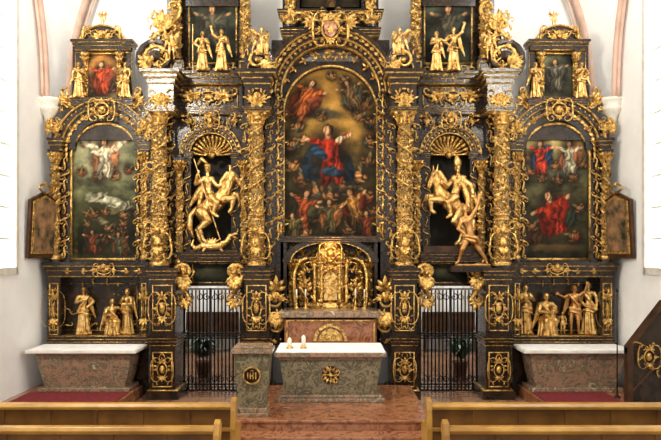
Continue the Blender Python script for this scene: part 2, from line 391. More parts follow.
def figure(name, p, q0, q1, y, rot=0, arms=('down','pray'), robe=True, wings=False, seated=False, mat=None,
           hat=None, lean=0, staff=False, seed=1, child=False, plinth=False, legs=None, drape=True):
    mat = mat or GOLD2
    z0, z1 = Z(q1,y), Z(q0,y); h = (z1-z0)/(1.0 if not seated else .76)
    T = TF(X(p,y), y, z0, h, rot, lean); b = B(); R = random.Random(seed)
    dz = -.24 if seated else 0
    def C(a, ra, c, rc): b.cap(T(a), ra*h, T(c), rc*h)
    def U(v): return (v[0], v[1], v[2]+dz)
    C(U((0,.0,.54)), .072, U((0,-.005,.63)), .06); C(U((0,-.005,.63)), .06, U((0,0,.75)), .082)
    C(U((-.07,0,.79)), .045, U((.07,0,.79)), .045); C(U((0,.005,.8)), .03, U((0,-.005,.88)), .026)
    head(b, T, U((0,-.01,.93)), .062, R.uniform(-.5,.5))
    for sg, nm in ((-1,arms[0]),(1,arms[1])):
        e_, w = AP[nm]; e_ = U((e_[0]*sg,e_[1],e_[2])); w = U((w[0]*sg,w[1],w[2])); sh = U((.105*sg,0,.795))
        C(sh, .038, e_, .03 if not robe else .036); C(e_, .028 if not robe else .038, w, .018 if not robe else .028); hand(b, T, w, e_)
    if seated:
        for sg in (-1,1):
            kn = (.08*sg,-.2,.28); C((.06*sg,0,.3), .062, kn, .048); C(kn, .048, (.08*sg,-.17,.04), .03)
            C((.08*sg,-.17,.02), .028, (.085*sg,-.25,.018), .02)
        b.lathe(*T((0,.02,0))[:2], [(h*.15,z0),(h*.14,z0+.28*h),(h*.1,z0+.32*h)], 12)
        for k in range(9):
            a = -pi*k/8; C((.1*cos(a),-.02+.14*sin(a),.3), .03, (.16*cos(a)+.01*R.uniform(-1,1),-.04+.19*sin(a),.015), .022)
    elif robe:
        zs = [0,.06,.14,.24,.34,.44,.52,.58]; rr = [.145,.135,.124,.113,.104,.096,.083,.07]
        vs_l = B(); vs_l.lathe(0, 0, list(zip(rr,zs)), 40, .26, R.choice((7,9)), 1, .8, R.uniform(0,6))
        b.add([T(v) for v in vs_l.v], vs_l.f)
        C((.05,-.12,.02), .026, (.055,-.17,.015), .018); C((-.05,-.12,.02), .026, (-.055,-.15,.015), .018)
    else:
        lg = legs or (((-.07,-.03,.27),(-.06,.02,.04)), ((.07,-.05,.28),(.08,.0,.04)))
        for sg, (kn, an) in zip((-1,1), lg):
            C((.05*sg,0,.5), .058, kn, .038); C(kn, .038, an, .02)
            C((an[0],an[1]-.01,an[2]-.02), .022, (an[0]*1.1,an[1]-.08,an[2]-.025), .015)
        b.ell(T((0,0,.5)), (h*.1,h*.085,h*.07))
        C((-.08,-.05,.52), .03, (.09,-.05,.47), .034); C((.09,-.04,.48), .035, (.13,.0,.3), .02)
    if drape:
        sg = R.choice((-1,1))
        C(U((.1*sg,-.04,.8)), .026, U((-.07*sg,-.08,.6)), .026); C(U((-.07*sg,-.08,.6)), .026, U((-.12*sg,-.02,.46)), .03)
        for k in range(4): C(U((sg*(.1+.01*k),.04,.78)), .03, U((sg*(.14+.035*k),.05,.42-.06*k+.1)), .016)
        C(U((-.1,-.06,.55)), .018, U((.1,-.07,.5)), .02); C(U((-.1,-.07,.47)), .016, U((.09,-.09,.43)), .018)
    if wings:
        for sg in (-1,1):
            C(U((.04*sg,.07,.78)), .03, U((.2*sg,.12,.95)), .028)
            for k in range(7):
                t = k/6; a = U((sg*(.06+.15*t),.1,.8+.14*t)); e2 = U((sg*(.14+.2*t),.14,.5+.3*t)); C(a, .02, e2, .011)
    if staff: C((-.24,-.1,0.01), .011, (-.24,-.1,1.12), .011)
    if child:
        b.ell(T(U((.08,-.16,.74))), h*.05); C(U((.08,-.14,.69)), .045, U((.05,-.14,.6)), .05); C(U((.05,-.15,.6)), .028, U((.0,-.2,.55)), .02)
    if hat == 'mitre':
        b.tube([T(U((0,-.01,.97))),T(U((0,-.01,1.02))),T(U((0,-.01,1.09)))], [h*.05,h*.058,h*.008], 10)
    return finish_figure(b, name, mat, h*.0078)

def PT(p, q, dy, y): return Vector((X(p,y), y+dy*.02, Z(q,y)))
def group(name, y, prims, mat=None, vox=.0095, parent=None):
    b = B()
    for pr in prims:
        if pr[0] == 'e': b.ell(PT(pr[1],pr[2],pr[3],y), tuple(v*.02 for v in pr[4]), 12, 9)
        elif pr[0] == 'c':
            _, a, ra, c, rc = pr; b.cap(PT(*a,y), ra*.02, PT(*c,y), rc*.02)
        else:
            ch = pr[1]
            for (a, ra), (c, rc) in zip(ch[:-1], ch[1:]): b.cap(PT(*a,y), ra*.02, PT(*c,y), rc*.02)
    return finish_figure(b, name, mat or GOLD2, vox, parent)

# ------------------------------------------------------------------ paintings
def painting(name, p0, p1, q0, q1, y, spring=None, bg=((60,52,30),(40,34,20)), blobs=(), nx=110, nz=190, seed=1):
    x0, x1, zb, zt = X(p0,y), X(p1,y), Z(q1,y), Z(q0,y); cx = (x0+x1)/2; r = (x1-x0)/2
    zs = Z(spring,y) if spring else None; ezr = (zt-zs)/r if spring else 1
    vs = []; cols = []
    for j in range(nz+1):
        for i in range(nx+1):
            x = x0+(x1-x0)*i/nx
            top = zt if not spring else zs+ezr*sqrt(max(0, r*r-(x-cx)**2))
            z = zb+(top-zb)*j/nz; vs.append((x,y,z))
            p = 331+x*700/(14+y); q = 252-(z-2.8)*700/(14+y)
            t = (q-q0)/(q1-q0)
            c = [bg[0][k]*(1-t)+bg[1][k]*t for k in range(3)]
            nn = mnoise.fractal(Vector((p*.055+seed*7, q*.075, seed)), 1.0, 2.0, 5)
            n2 = mnoise.noise(Vector((p*.9, q*.9, seed+3)))
            m = max(.3, 1+.9*nn+.12*n2); c = [v*m for v in c]
            wx = mnoise.noise(Vector((p*.22, q*.22, 5.1+seed))); wz = mnoise.noise(Vector((p*.22, q*.22, 9.7+seed)))
            for (bp,bq,rx,rz,an,col,soft) in blobs:
                mr = max(rx, rz)*(1+soft)+1
                if abs(p-bp) > mr+2 or abs(q-bq) > mr+2: continue
                am = min(1.8, .12*(rx+rz))
                dx, dq = p+wx*am-bp, q+wz*am-bq
                ca, sa = cos(an), sin(an); u = (dx*ca+dq*sa)/rx; v = (-dx*sa+dq*ca)/rz
                d = sqrt(u*u+v*v); a = max(0, min(1, (1+soft-d)/(2*soft)))
                if a > 0:
                    a = a*a*(3-2*a); sh = 1-.3*max(-1,min(1,u*.6+v*.5))+.15*n2+.35*nn
                    if soft < .28 and rx+rz > 6: sh += .3*sin(u*6.5+v*2.5+nn*6+bp)
                    if soft < .28: sh *= .62+.44*max(0,min(1,1.35-d))
                    c = [c[k]*(1-a)+col[k]*sh*a for k in range(3)]
            g_ = .86
            cols.append([max(0,min(255,v*g_)) for v in c])
    fs = [(j*(nx+1)+i, j*(nx+1)+i+1, (j+1)*(nx+1)+i+1, (j+1)*(nx+1)+i) for j in range(nz) for i in range(nx)]
    me = bpy.data.meshes.new(name); me.from_pydata(vs, [], fs); me.materials.append(PAINT)
    at = me.color_attributes.new('Col', 'FLOAT_COLOR', 'POINT')
    flat = []
    for c in cols: flat += list(srgb(c))
    at.data.foreach_set('color', flat)
    ob = bpy.data.objects.new(name, me); scene.collection.objects.link(ob)
    m = ob.modifiers.new('thick','SOLIDIFY'); m.thickness = .02; m.offset = -1
    return ob
def person(p, q, s, robe, skin=(196,146,100), cloak=None, tilt=0, arms=(.5,-.5)):
    def rot(dx, dq): return p+dx*cos(tilt)-dq*sin(tilt), q+dx*sin(tilt)+dq*cos(tilt)
    dkr = tuple(v*.62 for v in robe); o = []
    a = rot(0, s*.5); o.append((a[0],a[1], s*.6, s*.9, tilt, (36,28,18), .5))
    if cloak:
        a = rot(s*.22, s*.55); o.append((a[0],a[1], s*.42, s*.8, tilt+.35, cloak, .15))
        a = rot(-s*.3, s*.8); o.append((a[0],a[1], s*.25, s*.5, tilt-.3, tuple(v*.8 for v in cloak), .15))
    a = rot(-s*.12, s*.95); o.append((a[0],a[1], s*.2, s*.5, tilt+.15, dkr, .15))
    a = rot(s*.15, s*.9); o.append((a[0],a[1], s*.22, s*.5, tilt-.2, robe, .15))
    a = rot(0, s*.3); o.append((a[0],a[1], s*.27, s*.42, tilt, robe, .14))
    for sg, an in ((-1,arms[0]),(1,arms[1])):
        a = rot(sg*s*.38, s*.1+sg*s*.3*sin(an)*.5); o.append((a[0],a[1], s*.3, s*.1, an+tilt, robe, .16))
        a = rot(sg*s*.68, s*.1+sg*s*.62*sin(an)*.6); o.append((a[0],a[1], s*.13, s*.07, an+tilt, skin, .2))
    a = rot(0, -s*.12); o.append((a[0],a[1], s*.08, s*.1, tilt, skin, .2))
    a = rot(s*.02, -s*.31); o.append((a[0],a[1], s*.17, s*.19, tilt, (66,42,24), .2))
    a = rot(-s*.02, -s*.28); o.append((a[0],a[1], s*.12, s*.16, tilt, skin, .2))
    return o
PR = random.Random(5)
def putto(p, q, s, c=None):
    k = PR.uniform(.7, 1.08); c = c or (166*k, 112*k, 66*k); t = PR.uniform(-.9,.9); m = PR.choice((-1,1))
    dr = PR.choice(((112,44,28),(60,64,56),(120,92,48),(92,60,34),(70,52,34)))
    def o(dx, dq): dx *= m; return p+dx*cos(t)-dq*sin(t), q+dx*sin(t)+dq*cos(t)
    P = lambda dx, dq, a, b_, an, col: (*o(dx*s,dq*s), a*s, b_*s, t+an*m, col, .2)
    return [(p,q,s*.8,s*.7,0,(44,34,20),.5), P(-.3,-.4,.55,.16,.9,(104,90,60)), P(.1,.25,.5,.3,.5,dr), P(0,0,.36,.25,.4,c), P(.42,-.34,.17,.19,0,c),
            P(-.45,.28,.32,.11,.7,tuple(v*.85 for v in c)), P(.45,.1,.3,.09,-.5,c), P(.42,-.46,.16,.09,0,(74,46,26))]

# ================================================================== ROOM
WX = 5.74; YB = .95; YN = -17; CZ = 9.6
fl = B(); fl.box(-WX-.3, WX+.3, YN, 6.4, -.15, 0); fl.obj('floor', FLOORM)
for sg, nm in ((-1,'left'),(1,'right')):
    w = B(); xa, xb = sg*WX, sg*(WX+.35)
    wins = [(-3.3,-1.22), (-8.2,-6.1), (-13,-10.9)]; z0w, z1w = 2.47, 7.6
    ys = sorted([YN]+[v for a in wins for v in a]+[6.4])
    for a, c in zip(ys[:-1], ys[1:]):
        if (a, c) in wins:
            w.box(xa, xb, a, c, -.15, z0w); w.box(xa, xb, a, c, z1w, CZ)
        else: w.box(xa, xb, a, c, -.15, CZ)
    w.obj('wall_'+nm, PLASTER)
    for i, (a, c) in enumerate(wins):
        e = empty('window_%d' % (i*2+(1 if sg < 0 else 2)))
        pn = B(); pn.box(sg*(WX+.2), sg*(WX+.22), a, c, z0w, z1w); pn.obj('pane', PANE, e)
        g = B(); t = .06; x0, x1 = sg*(WX+.1), sg*(WX-.025)
        g.box(x0,x1,a-.07,a+.04,z0w-.08,z1w+.08); g.box(x0,x1,c-.04,c+.07,z0w-.08,z1w+.08)
        g.box(x0,x1,a,c,z0w-.08,z0w+.05); g.box(x0,x1,a,c,z1w-.05,z1w+.08)
        for k in range(1,4): yy = a+(c-a)*k/4; g.box(sg*(WX+.12),sg*(WX+.19),yy-.02,yy+.02,z0w,z1w)
        for k in range(1,9): zz = z0w+(z1w-z0w)*k/9; g.box(sg*(WX+.12),sg*(WX+.19),a,c,zz-.02,zz+.02)
        g.obj('frame', STONE, e)
bw = B()
bw.box(-WX, WX, YB, YB+.25, 2.5, CZ)
for a, c in ((-WX,X(172)),(X(247),X(415)),(X(490),WX)): bw.box(a, c, YB, YB+.25, 0, 2.5)
bw.obj('wall_back', PLASTER)
aw = B(); aw.box(-WX, WX, 6.2, 6.4, 0, 5.0); aw.obj('wall_ambulatory', PLASTER)
ac = B(); ac.box(-WX, WX, YB+.25, 6.4, 4.3, 4.5); ac.obj('ceiling_ambulatory', PLASTER)
ce = B(); ce.box(-WX-.3, WX+.3, YN, YB+.3, CZ, CZ+.2); ce.obj('ceiling', PLASTER)
vt = B(); rb = B(); cb = B()
def ribcurve(kind, t):
    if kind == 0:
        a = t*pi/2; return (-WX+.08, -.1-2.6*(1-cos(a)), 5.85+3.75*sin(a))
    a = t*pi/2; return (-WX+.22+1.9*(1-cos(a)), .7, 5.85+3.75*sin(a))
N = 24
c0 = [ribcurve(0,i/N) for i in range(N+1)]; c1 = [ribcurve(1,i/N) for i in range(N+1)]
rb.tube(c0, .085, 8); rb.tube([(x+.0,y-.14,z) for x,y,z in c0], .035, 6)
rb.tube(c1, .085, 8); rb.tube([(x+.17,y-.0,z) for x,y,z in c1], .035, 6)
M = 8; vs = []
for i in range(N+1):
    for j in range(M+1):
        t = j/M; a, c = c0[i], c1[i]
        pull = .25*sin(pi*t)*(i/N)
        vs.append((a[0]*(1-t)+c[0]*t-pull*.3, a[1]*(1-t)+c[1]*t+pull*.4, a[2]*(1-t)+c[2]*t))
vt.add(vs, [(i*(M+1)+j, i*(M+1)+j+1, (i+1)*(M+1)+j+1, (i+1)*(M+1)+j) for i in range(N) for j in range(M)])
xc, yc = -WX+.12, -.02
cb.lathe(xc, yc, [(.02,5.3),(.08,5.38),(.1,5.5),(.2,5.62),(.22,5.68),(.17,5.72),(.24,5.8),(.25,5.86)], 20)
for bb, nm, mt in ((vt,'ceiling_vault',PLASTER),(rb,'vault_rib',PINK),(cb,'corbel_capital',STONE)):
    bb.obj(nm, mt, None, True); bb.mirrored().obj(nm+'.001', mt, None, True)

# ================================================================== CENTRAL ALTARPIECE
alt = empty('baroque_high_altarpiece')
d, g, f = B(), B(), B()
for (p0, p1) in ((149,177),(243,271)):
    yf = -.72
    d.box(X(p0,yf)+.03, X(p1,yf)-.03, yf+.03, .2, .0, Z(272,yf))
    cornice(d, g, p0+1, p1-1, 268, 280, yf+.03, .2, .06)
    cornice(d, g, p0+1, p1-1, 336, 346, yf+.03, .2, .04)
    d.box(X(p0,yf)-.04, X(p1,yf)+.04, yf-.04, .2, 0, .16); g.box(X(p0,yf)-.02, X(p1,yf)+.02, yf-.02, .2, .16, .18)
    panel(d, g, p0+5, p1-5, 286, 330, yf+.03, 9, p0, .1)
    panel(d, g, p0+5, p1-5, 353, 386, yf+.03, 6, p0+1, .09)
column(d, g, f, 160, -.45, 110, 268, 7.6, 11, 1.25)
column(d, g, f, 257, -.45, 110, 268, 7.6, 12, 1.25)
for k, (p, rp, q0) in enumerate(((180,3.4,158),(244,2.8,158))):
    column(d, g, f, p, -.16, q0, 266, rp, 20+k, .3, False)
for k, (p, w, q0, q1) in enumerate(((147,5,112,268),(171,4,112,268),(246,4,112,268),(271,5,112,268))):
    d.pb(p-w, p+w, q0, q1, -.14, .2)
    x = X(p,-.14)
    for i in range(12):
        zz = Z(q1-6-i*(q1-q0-10)/12, -.14)
        curl(g, (x-.045,zz), (x+.045,zz+.15), -.15, 'S', 1 if i % 2 else -1, 4.5, .016, 14)
        leaf(g, x, zz, -.15, pi/2+.5*(-1)**i, .1, .05)
        if i % 4 == 1: g.ell((x,-.17,zz+.05), .028, 8, 6)
y0 = 0.0
xa, xb = X(172), X(250); cxn = X(212); rn = S(21)
archpanel(d, xa, xb, Z(285), Z(70), cxn, rn, Z(155), Z(252), 0, .55)
f2 = B(); f2.box(cxn-rn, cxn+rn, .5, .6, Z(252), Z(130))
for k in range(13):
    a = pi*(k+.5)/13
    g.tube([(cxn+.08*cos(a),.1,Z(155)+.08*sin(a)), (cxn+rn*.7*cos(a),.2,Z(155)+rn*.7*sin(a)), (cxn+rn*.97*cos(a),.06,Z(155)+rn*.97*sin(a))], [.015,.03,.042], 6)
g.ell((cxn,.05,Z(155)), .07, 8, 6)
for r0, r1, yy, bb in ((1.0,1.05,-.06,g),(1.05,1.24,-.04,d),(1.24,1.28,-.09,g),(1.28,1.42,-.12,d),(1.42,1.46,-.16,g)):
    archband(bb, cxn, Z(155), rn*r0, rn*r1, yy, .02)
for k in range(19):
    a = pi*(k+.5)/19; g.ell((cxn+rn*1.15*cos(a), -.05, Z(155)+rn*1.15*sin(a)), (.028,.03,.028), 6, 4)
for k in range(17):
    a = pi*(k+.5)/17; leaf(g, cxn+rn*1.3*cos(a), Z(155)+rn*1.3*sin(a), -.13, a, .06, .06)
for sg in (-1,1):
    x = cxn+sg*rn*1.12
    d.box(x-.07, x+.07, -.06, .02, Z(252), Z(155)); cornice(d, g, 331+(x-.08)*50, 331+(x+.08)*50, 152, 158, -.08, .02, .03)
    for i in range(8):
        zz = Z(248-i*11); curl(g, (x-.03,zz), (x+.03,zz+.14), -.08, 'S', sg if i % 2 else -sg, 4.5, .013, 12)
foliage(g, X(186), X(240), Z(124), Z(112), -.1, 14, .13, True, 31)
cartouche(g, cxn, Z(122), -.2, .16, .18); cherub(g, cxn, Z(118), -.22, .055)
d.pb(176, 243, 84, 112, -.1, .1)
frame(g, X(180,-.1), X(238,-.1), Z(107,-.1), Z(88,-.1), -.1, .018)
cartouche(g, X(209,-.1), Z(97,-.1), -.14, .3, .17)
for sg in (-1,1):
    curl(g, (X(209)+sg*.15,Z(100)), (X(209)+sg*.5,Z(92)), -.13, 'S', sg, 5, .03)
    acan(g, X(209)+sg*.3, Z(98), -.12, (0 if sg > 0 else pi), .24, 5)
foliage(g, X(182), X(236), Z(106), Z(89), -.12, 10, .1, True, 33)
cornice(d, g, 176, 243, 108, 114, -.12, .1, .05)
for (p0, p1) in ((149,174),(245,270)):
    d.pb(p0, p1, 84, 110, -.68, .1)
    cornice(d, g, p0, p1, 70, 84, -.68, .1, .14)
    xx = X((p0+p1)/2,-.68); cherub(g, xx, Z(98,-.68), -.72, .08)
    acan(g, xx, Z(106,-.68), -.7, pi/2, .2, 7, 1.5); foliage(g, X(p0+2,-.68), X(p1-2,-.68), Z(108,-.68), Z(88,-.68), -.7, 9, .1, True, p0)
    cornice(d, g, p0, p1, 106, 111, -.68, .1, .04)
cornice(d, g, 174, 245, 72, 84, -.22, .1, .12)
cornice(d, g, 181, 240, 252, 262, -.32, .1, .08)
d.pb(184, 240, 262, 286, -.1, .5)
frame(g, X(194,-.1), X(232,-.1), Z(282,-.1), Z(264,-.1), -.12, .02)
for sg, p in ((-1,185),(1,236)):
    x = X(p,-.35)
    volute(g, x, Z(272,-.35), -.44, .19, -pi/2, 1.4, sg, .065)
    volute(g, x+sg*.03, Z(301,-.35), -.4, .11, pi/2, 1.3, -sg, .045)
    w = [(x+sg*(.2*cos(t*2.2)-.04), -.42, Z(272+30*t,-.35)) for t in [k/10 for k in range(11)]]
    g.tube(w, [.07-.03*k/10 for k in range(11)], 7)
    acan(g, x, Z(276,-.35), -.46, -pi/2, .34, 7, .9); acan(g, x, Z(300,-.35), -.42, -pi/2-sg*.4, .24, 5); cherub(g, x, Z(270,-.35), -.48, .06)
    foliage(g, x-.12, x+.12, Z(300,-.35), Z(270,-.35), -.42, 12, .13, False, p)
d.pb(172, 180, 284, 392, -.02, .5); d.pb(241, 250, 284, 392, -.02, .5)
d.pb(250, 284, 240, 345, .0, .5)
d.pb(250, 284, 110, 240, .05, .3)
for (p, q) in ((276,300),(276,325)):
    volute(g, X(p,-.5), Z(q,-.5), -.55, .16, pi/2, 1.5, 1 if q < 310 else -1, .04)
acan(g, X(277,-.5), Z(312,-.5), -.6, -pi/2, .35, 7, 1.0); acan(g, X(277,-.5), Z(290,-.5), -.58, pi/2, .3, 5); cherub(g, X(277,-.5), Z(296,-.5), -.68, .07)
d.pb(270, 281, 288, 344, -.45, .1); foliage(g, X(271,-.5), X(282,-.5), Z(342,-.5), Z(290,-.5), -.52, 14, .13, False, 77)
d.pb(272, 284, 40, 242, -.05, .2)
for i in range(11):
    x = X(279); zz = Z(236-i*13)
    curl(g, (x-.06,zz), (x+.06,zz+.2), -.09, 'S', 1 if i % 2 else -1, 4.8, .02, 16); acan(g, x, zz+.05, -.08, pi/2, .14, 3, .8)
    g.ell((x,-.1,zz), .03, 8, 5)
foliage(g, X(275), X(285), Z(240), Z(90), -.07, 36, .12, False, 55)
# ---- upper storey (left half)
d.pb(167, 250, -22, 72, .1, .3)
d.pb(186, 239, -22, 6, .0, .2)
for (p, w) in ((177,5),(246,5)):
    column(d, g, f, p, -.15, -20, 62, 4.6, int(p), .6, False)
    d.pb(p-7, p+7, 60, 72, -.35, .1); frame(g, X(p-5,-.35), X(p+5,-.35), Z(70,-.35), Z(62,-.35), -.35, .015)
frame(g, X(190), X(236), Z(62), Z(-14), .08, .03, .05)
volute(g, X(158,-.5), Z(58,-.5), -.5, .28, -pi/2, 1.7, -1, .05); volute(d, X(158,-.4), Z(58,-.4), -.42, .36, -pi/2, 1.7, -1, .12)
curl(g, (X(163,-.45),Z(48,-.45)), (X(170,-.45),Z(8,-.45)), -.45, 'S', 1, 4.5, .05, 30)
d.pb(160, 169, 20, 60, -.4, .1)
acan(g, X(152,-.5), Z(66,-.5), -.55, pi*.8, .3, 7, 1.1); acan(g, X(165,-.4), Z(30,-.4), -.5, pi/2, .36, 7, 1.2)
foliage(g, X(150,-.5), X(174,-.5), Z(70,-.5), Z(15,-.5), -.5, 34, .16, False, 91)
volute(g, X(258,-.5), Z(60,-.5), -.5, .22, -pi/2, 1.6, 1, .05); volute(d, X(258,-.4), Z(60,-.4), -.42, .3, -pi/2, 1.6, 1, .1)
foliage(g, X(246,-.5), X(274,-.5), Z(70,-.5), Z(50,-.5), -.45, 24, .15, False, 93)
acan(g, X(262,-.5), Z(68,-.5), -.55, 0, .28, 7, 1.1)
foliage(g, X(184,-.3), X(240,-.3), Z(72,-.3), Z(66,-.3), -.28, 14, .12, True, 95)
for q in (120,150,180,210,240):
    curl(g, (X(151,-.3),Z(q+12,-.3)), (X(149,-.3),Z(q-10,-.3)), -.32, 'C', 1, 5, .024, 18)
cz = Z(92,-.3)
for r0, r1, yy, bb in ((48.5,49.6,-.14,'g'),(49.6,53.7,-.2,'d'),(53.7,54.7,-.3,'g'),(54.7,60.3,-.34,'d'),(60.3,61.3,-.42,'g'),(61.3,64,-.46,'d')):
    archband(g if bb == 'g' else d, X(331,0), cz, S(r0), S(r1), yy, .2, pi/2, pi, 30)
for k in range(14):
    a = pi/2+pi/2*(k+.5)/14; rr = S(51.7)
    g.ell((rr*cos(a), -.22, cz+rr*sin(a)), .032, 7, 5)
    leaf(g, S(57.5)*cos(a), cz+S(57.5)*sin(a), -.36, a+pi/2, .12, .07)
    g.ell((S(58.4)*cos(a+.05), -.36, cz+S(58.4)*sin(a+.05)), (.026,.03,.026), 6, 4)
d.pb(283, 300, -20, 42, -.1, .3); d.pb(300, 331.2, -20, 26, .0, .3)
column(d, g, f, 291, -.25, -22, 28, 4.2, 41, .5, False)
cornice(d, g, 282, 331, 10, 17, -.25, .2, .08)
frame(g, X(302), X(360), Z(8), Z(-16), -.02, .03)
cornice(d, g, 283, 331, 28, 36, -.3, .2, .05)
foliage(g, X(286), X(330), Z(28), Z(19), -.28, 22, .13, True, 44)
curl(g, (X(300),Z(26)), (X(322),Z(22)), -.4, 'S', 1, 5, .035); acan(g, X(316), Z(30), -.4, pi, .26, 7)
for bb in (d, g, f, f2): bb.merge(bb.mirrored())
# ---- centre
archpanel(d, X(283), X(379), Z(238), Z(60), X(331), S(46,0), Z(113), Z(238), .1, .28)
archband(d, 0, Z(92), S(44), S(50), .05, .25)
archband(g, X(331), Z(113,.05), S(46,.05), S(48,.05), .02, .12)
for sg in (-1,1): g.box(sg*S(46), sg*S(48), .02, .12, Z(238), Z(113))
g.box(-S(48), S(48), .02, .12, Z(240), Z(238))
for k in range(9):
    a = pi*.15+pi*.7*k/8; acan(g, S(53)*cos(a)*.93, Z(100)+S(50)*sin(a)*.93, 0.0, a+pi/2, .14, 3)
foliage(g, X(292), X(370), Z(60), Z(50), .02, 12, .14, True, 61)
sh = B()
shp = [(.0,-.24),(.13,-.14),(.18,.03),(.17,.2),(.0,.24),(-.17,.2),(-.18,.03),(-.13,-.14)]
sh.prism([(x*.7, z*.7+Z(30,-.5)) for x, z in shp], -.57, -.48)
sh.obj('shield_field', noisemat('shield_red', (130,60,44), (190,150,110), 12, .4), alt, bevel=.02)
cartouche(g, 0, Z(30,-.5), -.54, .28, .32); cherub(g, 0, Z(19,-.5), -.56, .08)
d.box(-S(50), S(50), .8, .9, .9, Z(238)); d.box(-S(50), -S(44), .0, .9, .9, Z(238)); d.box(S(44), S(50), .0, .9, .9, Z(238))
archband(d, 0, Z(262), S(40), S(48), -.02, .15, 0, pi, 30, .5); archband(g, 0, Z(262), S(39), S(40.5), -.05, .1, 0, pi, 30, .5)
cornice(d, g, 284, 378, 236, 242, -.1, .3, .05)
foliage(g, X(290), X(372), Z(300), Z(246), .72, 110, .2, True, 66)
for p in (292,302,360,370):
    column(d, g, f, p, .3, 256, 308, 2.6, int(p), .3, False)
d.obj('carved_structure', DARK, alt); f.obj('column_shafts', FIL, alt, True); g.obj('gilded_ornament', GOLD, alt, True)
f2.obj('niche_backs', NICHE, alt)

# ================================================================== SIDE ALTARPIECES
def side_alt():
    d, g, f = B(), B(), B()
    d.pb(48, 149, 276, 342, .15, .3)
    for p0, p1 in ((48,61),(140,149)):
        d.pb(p0, p1, 276, 342, -.2, .2); panel(d, g, p0+3, p1-3, 284, 334, -.2, 5, p0, .08)
    cornice(d, g, 49, 148, 262, 277, -.2, .2, .1); cornice(d, g, 49, 148, 336, 344, -.22, .2, .06, True)
    frame(g, X(64,.1), X(137,.1), Z(330,.1), Z(284,.1), .14, .015)
    foliage(g, X(64,.1), X(137,.1), Z(330,.1), Z(282,.1), .13, 16, .13, True, 5)
    cartouche(g, X(106,-.2), Z(270,-.2), -.3, .24, .13); cherub(g, X(106,-.2), Z(267,-.2), -.34, .05)
    for p in (66,82,130,143): acan(g, X(p,-.2), Z(271,-.2), -.24, 0 if p < 100 else pi, .16, 3, .6)
    d.box(X(48,-.2), X(149,-.2), -.2, .3, 0, Z(342,-.2))
    cx = X(106,0); r = S(33.5); zs = Z(158)
    archpanel(d, X(52), X(149), Z(262), Z(140), cx, r, zs, Z(258), .0, .2)
    archband(d, cx, Z(150), S(30), S(47), -.05, .2, 0, pi, 40, .98)
    for r0, r1, yy, bb in ((33,35.4,-.04,g),(42,43,-.12,g),(43,47.6,-.14,d),(47.6,48.6,-.2,g)):
        archband(bb, cx, (zs if r0 < 36 else Z(150)), S(r0), S(r1), yy, .05, 0, pi, 40, 1)
    for k in range(25):
        a = pi*(k+.5)/25; g.ell((cx+S(45.3)*cos(a), -.15, Z(150)+S(45.3)*sin(a)), .024, 6, 4)
        a2 = pi*k/24; leaf(g, cx+S(38)*cos(a2), Z(152)+S(39)*sin(a2), -.06, a2+pi/2, .12, .07)
        if k % 3 == 1: curl(g, (cx+S(36.5)*cos(a2-.04),Z(152)+S(37)*sin(a2-.04)), (cx+S(41)*cos(a2+.06),Z(152)+S(41)*sin(a2+.06)), -.07, 'S', 1, 4.2, .016, 12)
    for sg in (-1,1): g.box(cx+sg*S(33), cx+sg*S(35.2), -.04, .05, Z(258), zs)
    g.box(cx-S(35.2), cx+S(35.2), -.04, .05, Z(260.5), Z(258))
    column(d, g, f, 56, -.12, 150, 262, 4.0, 71, .6, False)
    column(d, g, f, 145, -.12, 150, 262, 3.4, 72, .5, False)
    for p, w in ((66,4.5),(139,3)):
        d.pb(p-w, p+w, 160, 262, -.05, .1)
        for i in range(9):
            zz = Z(256-i*11,-.05); x = X(p,-.05)
            curl(g, (x-.045,zz), (x+.045,zz+.16), -.08, 'S', 1 if i % 2 else -1, 4.5, .018, 14); leaf(g, x, zz, -.08, pi/2, .12, .06)
    foliage(g, X(62), X(70), Z(260), Z(150), -.07, 14, .09, False, 8)
    for p in (56,145):
        cornice(d, g, p-5, p+5, 138, 150, -.22, .1, .06); d.pb(p-4, p+4, 128, 140, -.15, .1)
    for p, sg in ((57,1),(149,-1)):
        volute(g, X(p), Z(128), -.16, .15, pi/2, 1.5, sg, .04); acan(g, X(p), Z(134), -.2, pi/2, .26, 5)
    foliage(g, X(52), X(64), Z(150), Z(120), -.16, 10, .13, False, 12); foliage(g, X(140), X(150), Z(140), Z(114), -.16, 8, .13, False, 13)
    cartouche(g, cx, Z(112), -.22, .24, .22)
    d.pb(84, 122, 44, 106, .1, .3); d.pb(74, 132, 100, 108, -.05, .3); cornice(d, g, 74, 132, 98, 105, -.1, .3, .06)
    frame(g, X(88), X(117), Z(97), Z(54), .06, .03, .05)
    for p in (79,127):
        d.pb(p-6, p+6, 46, 100, .08, .25); frame(g, X(p-4), X(p+4), Z(94), Z(52), .09, .012)
    for p in (85.5,120.5): column(d, g, f, p, .0, 50, 99, 1.7, int(p), .2, False)
    cornice(d, g, 76, 130, 40, 50, -.02, .3, .08)
    archband(d, X(103), Z(42), 0.02, S(22), .0, .3, 0, pi, 30, .75); archband(g, X(103), Z(42), S(21), S(22.5), -.06, .2, 0, pi, 30, .75)
    cherub(g, X(103), Z(36), -.05, .08); foliage(g, X(88), X(118), Z(40), Z(30), -.03, 10, .11, True, 17)
    for sg in (-1,1):
        xx = X(103)+sg*S(32)
        curl(g, (xx,Z(104)), (X(103)+sg*S(35),Z(92)), -.02, 'C', sg, 5.0, .035, 24); acan(g, xx+sg*.05, Z(102), -.04, pi/2+sg*-.5, .26, 5)
        curl(g, (X(103)+sg*S(23),Z(40)), (X(103)+sg*S(14),Z(30)), -.04, 'S', sg, 4.6, .03, 24)
        foliage(g, xx-.25, xx+.2, Z(116), Z(100), -.05, 12, .14, False, 19)
    return d, g, f
d, g, f = side_alt()
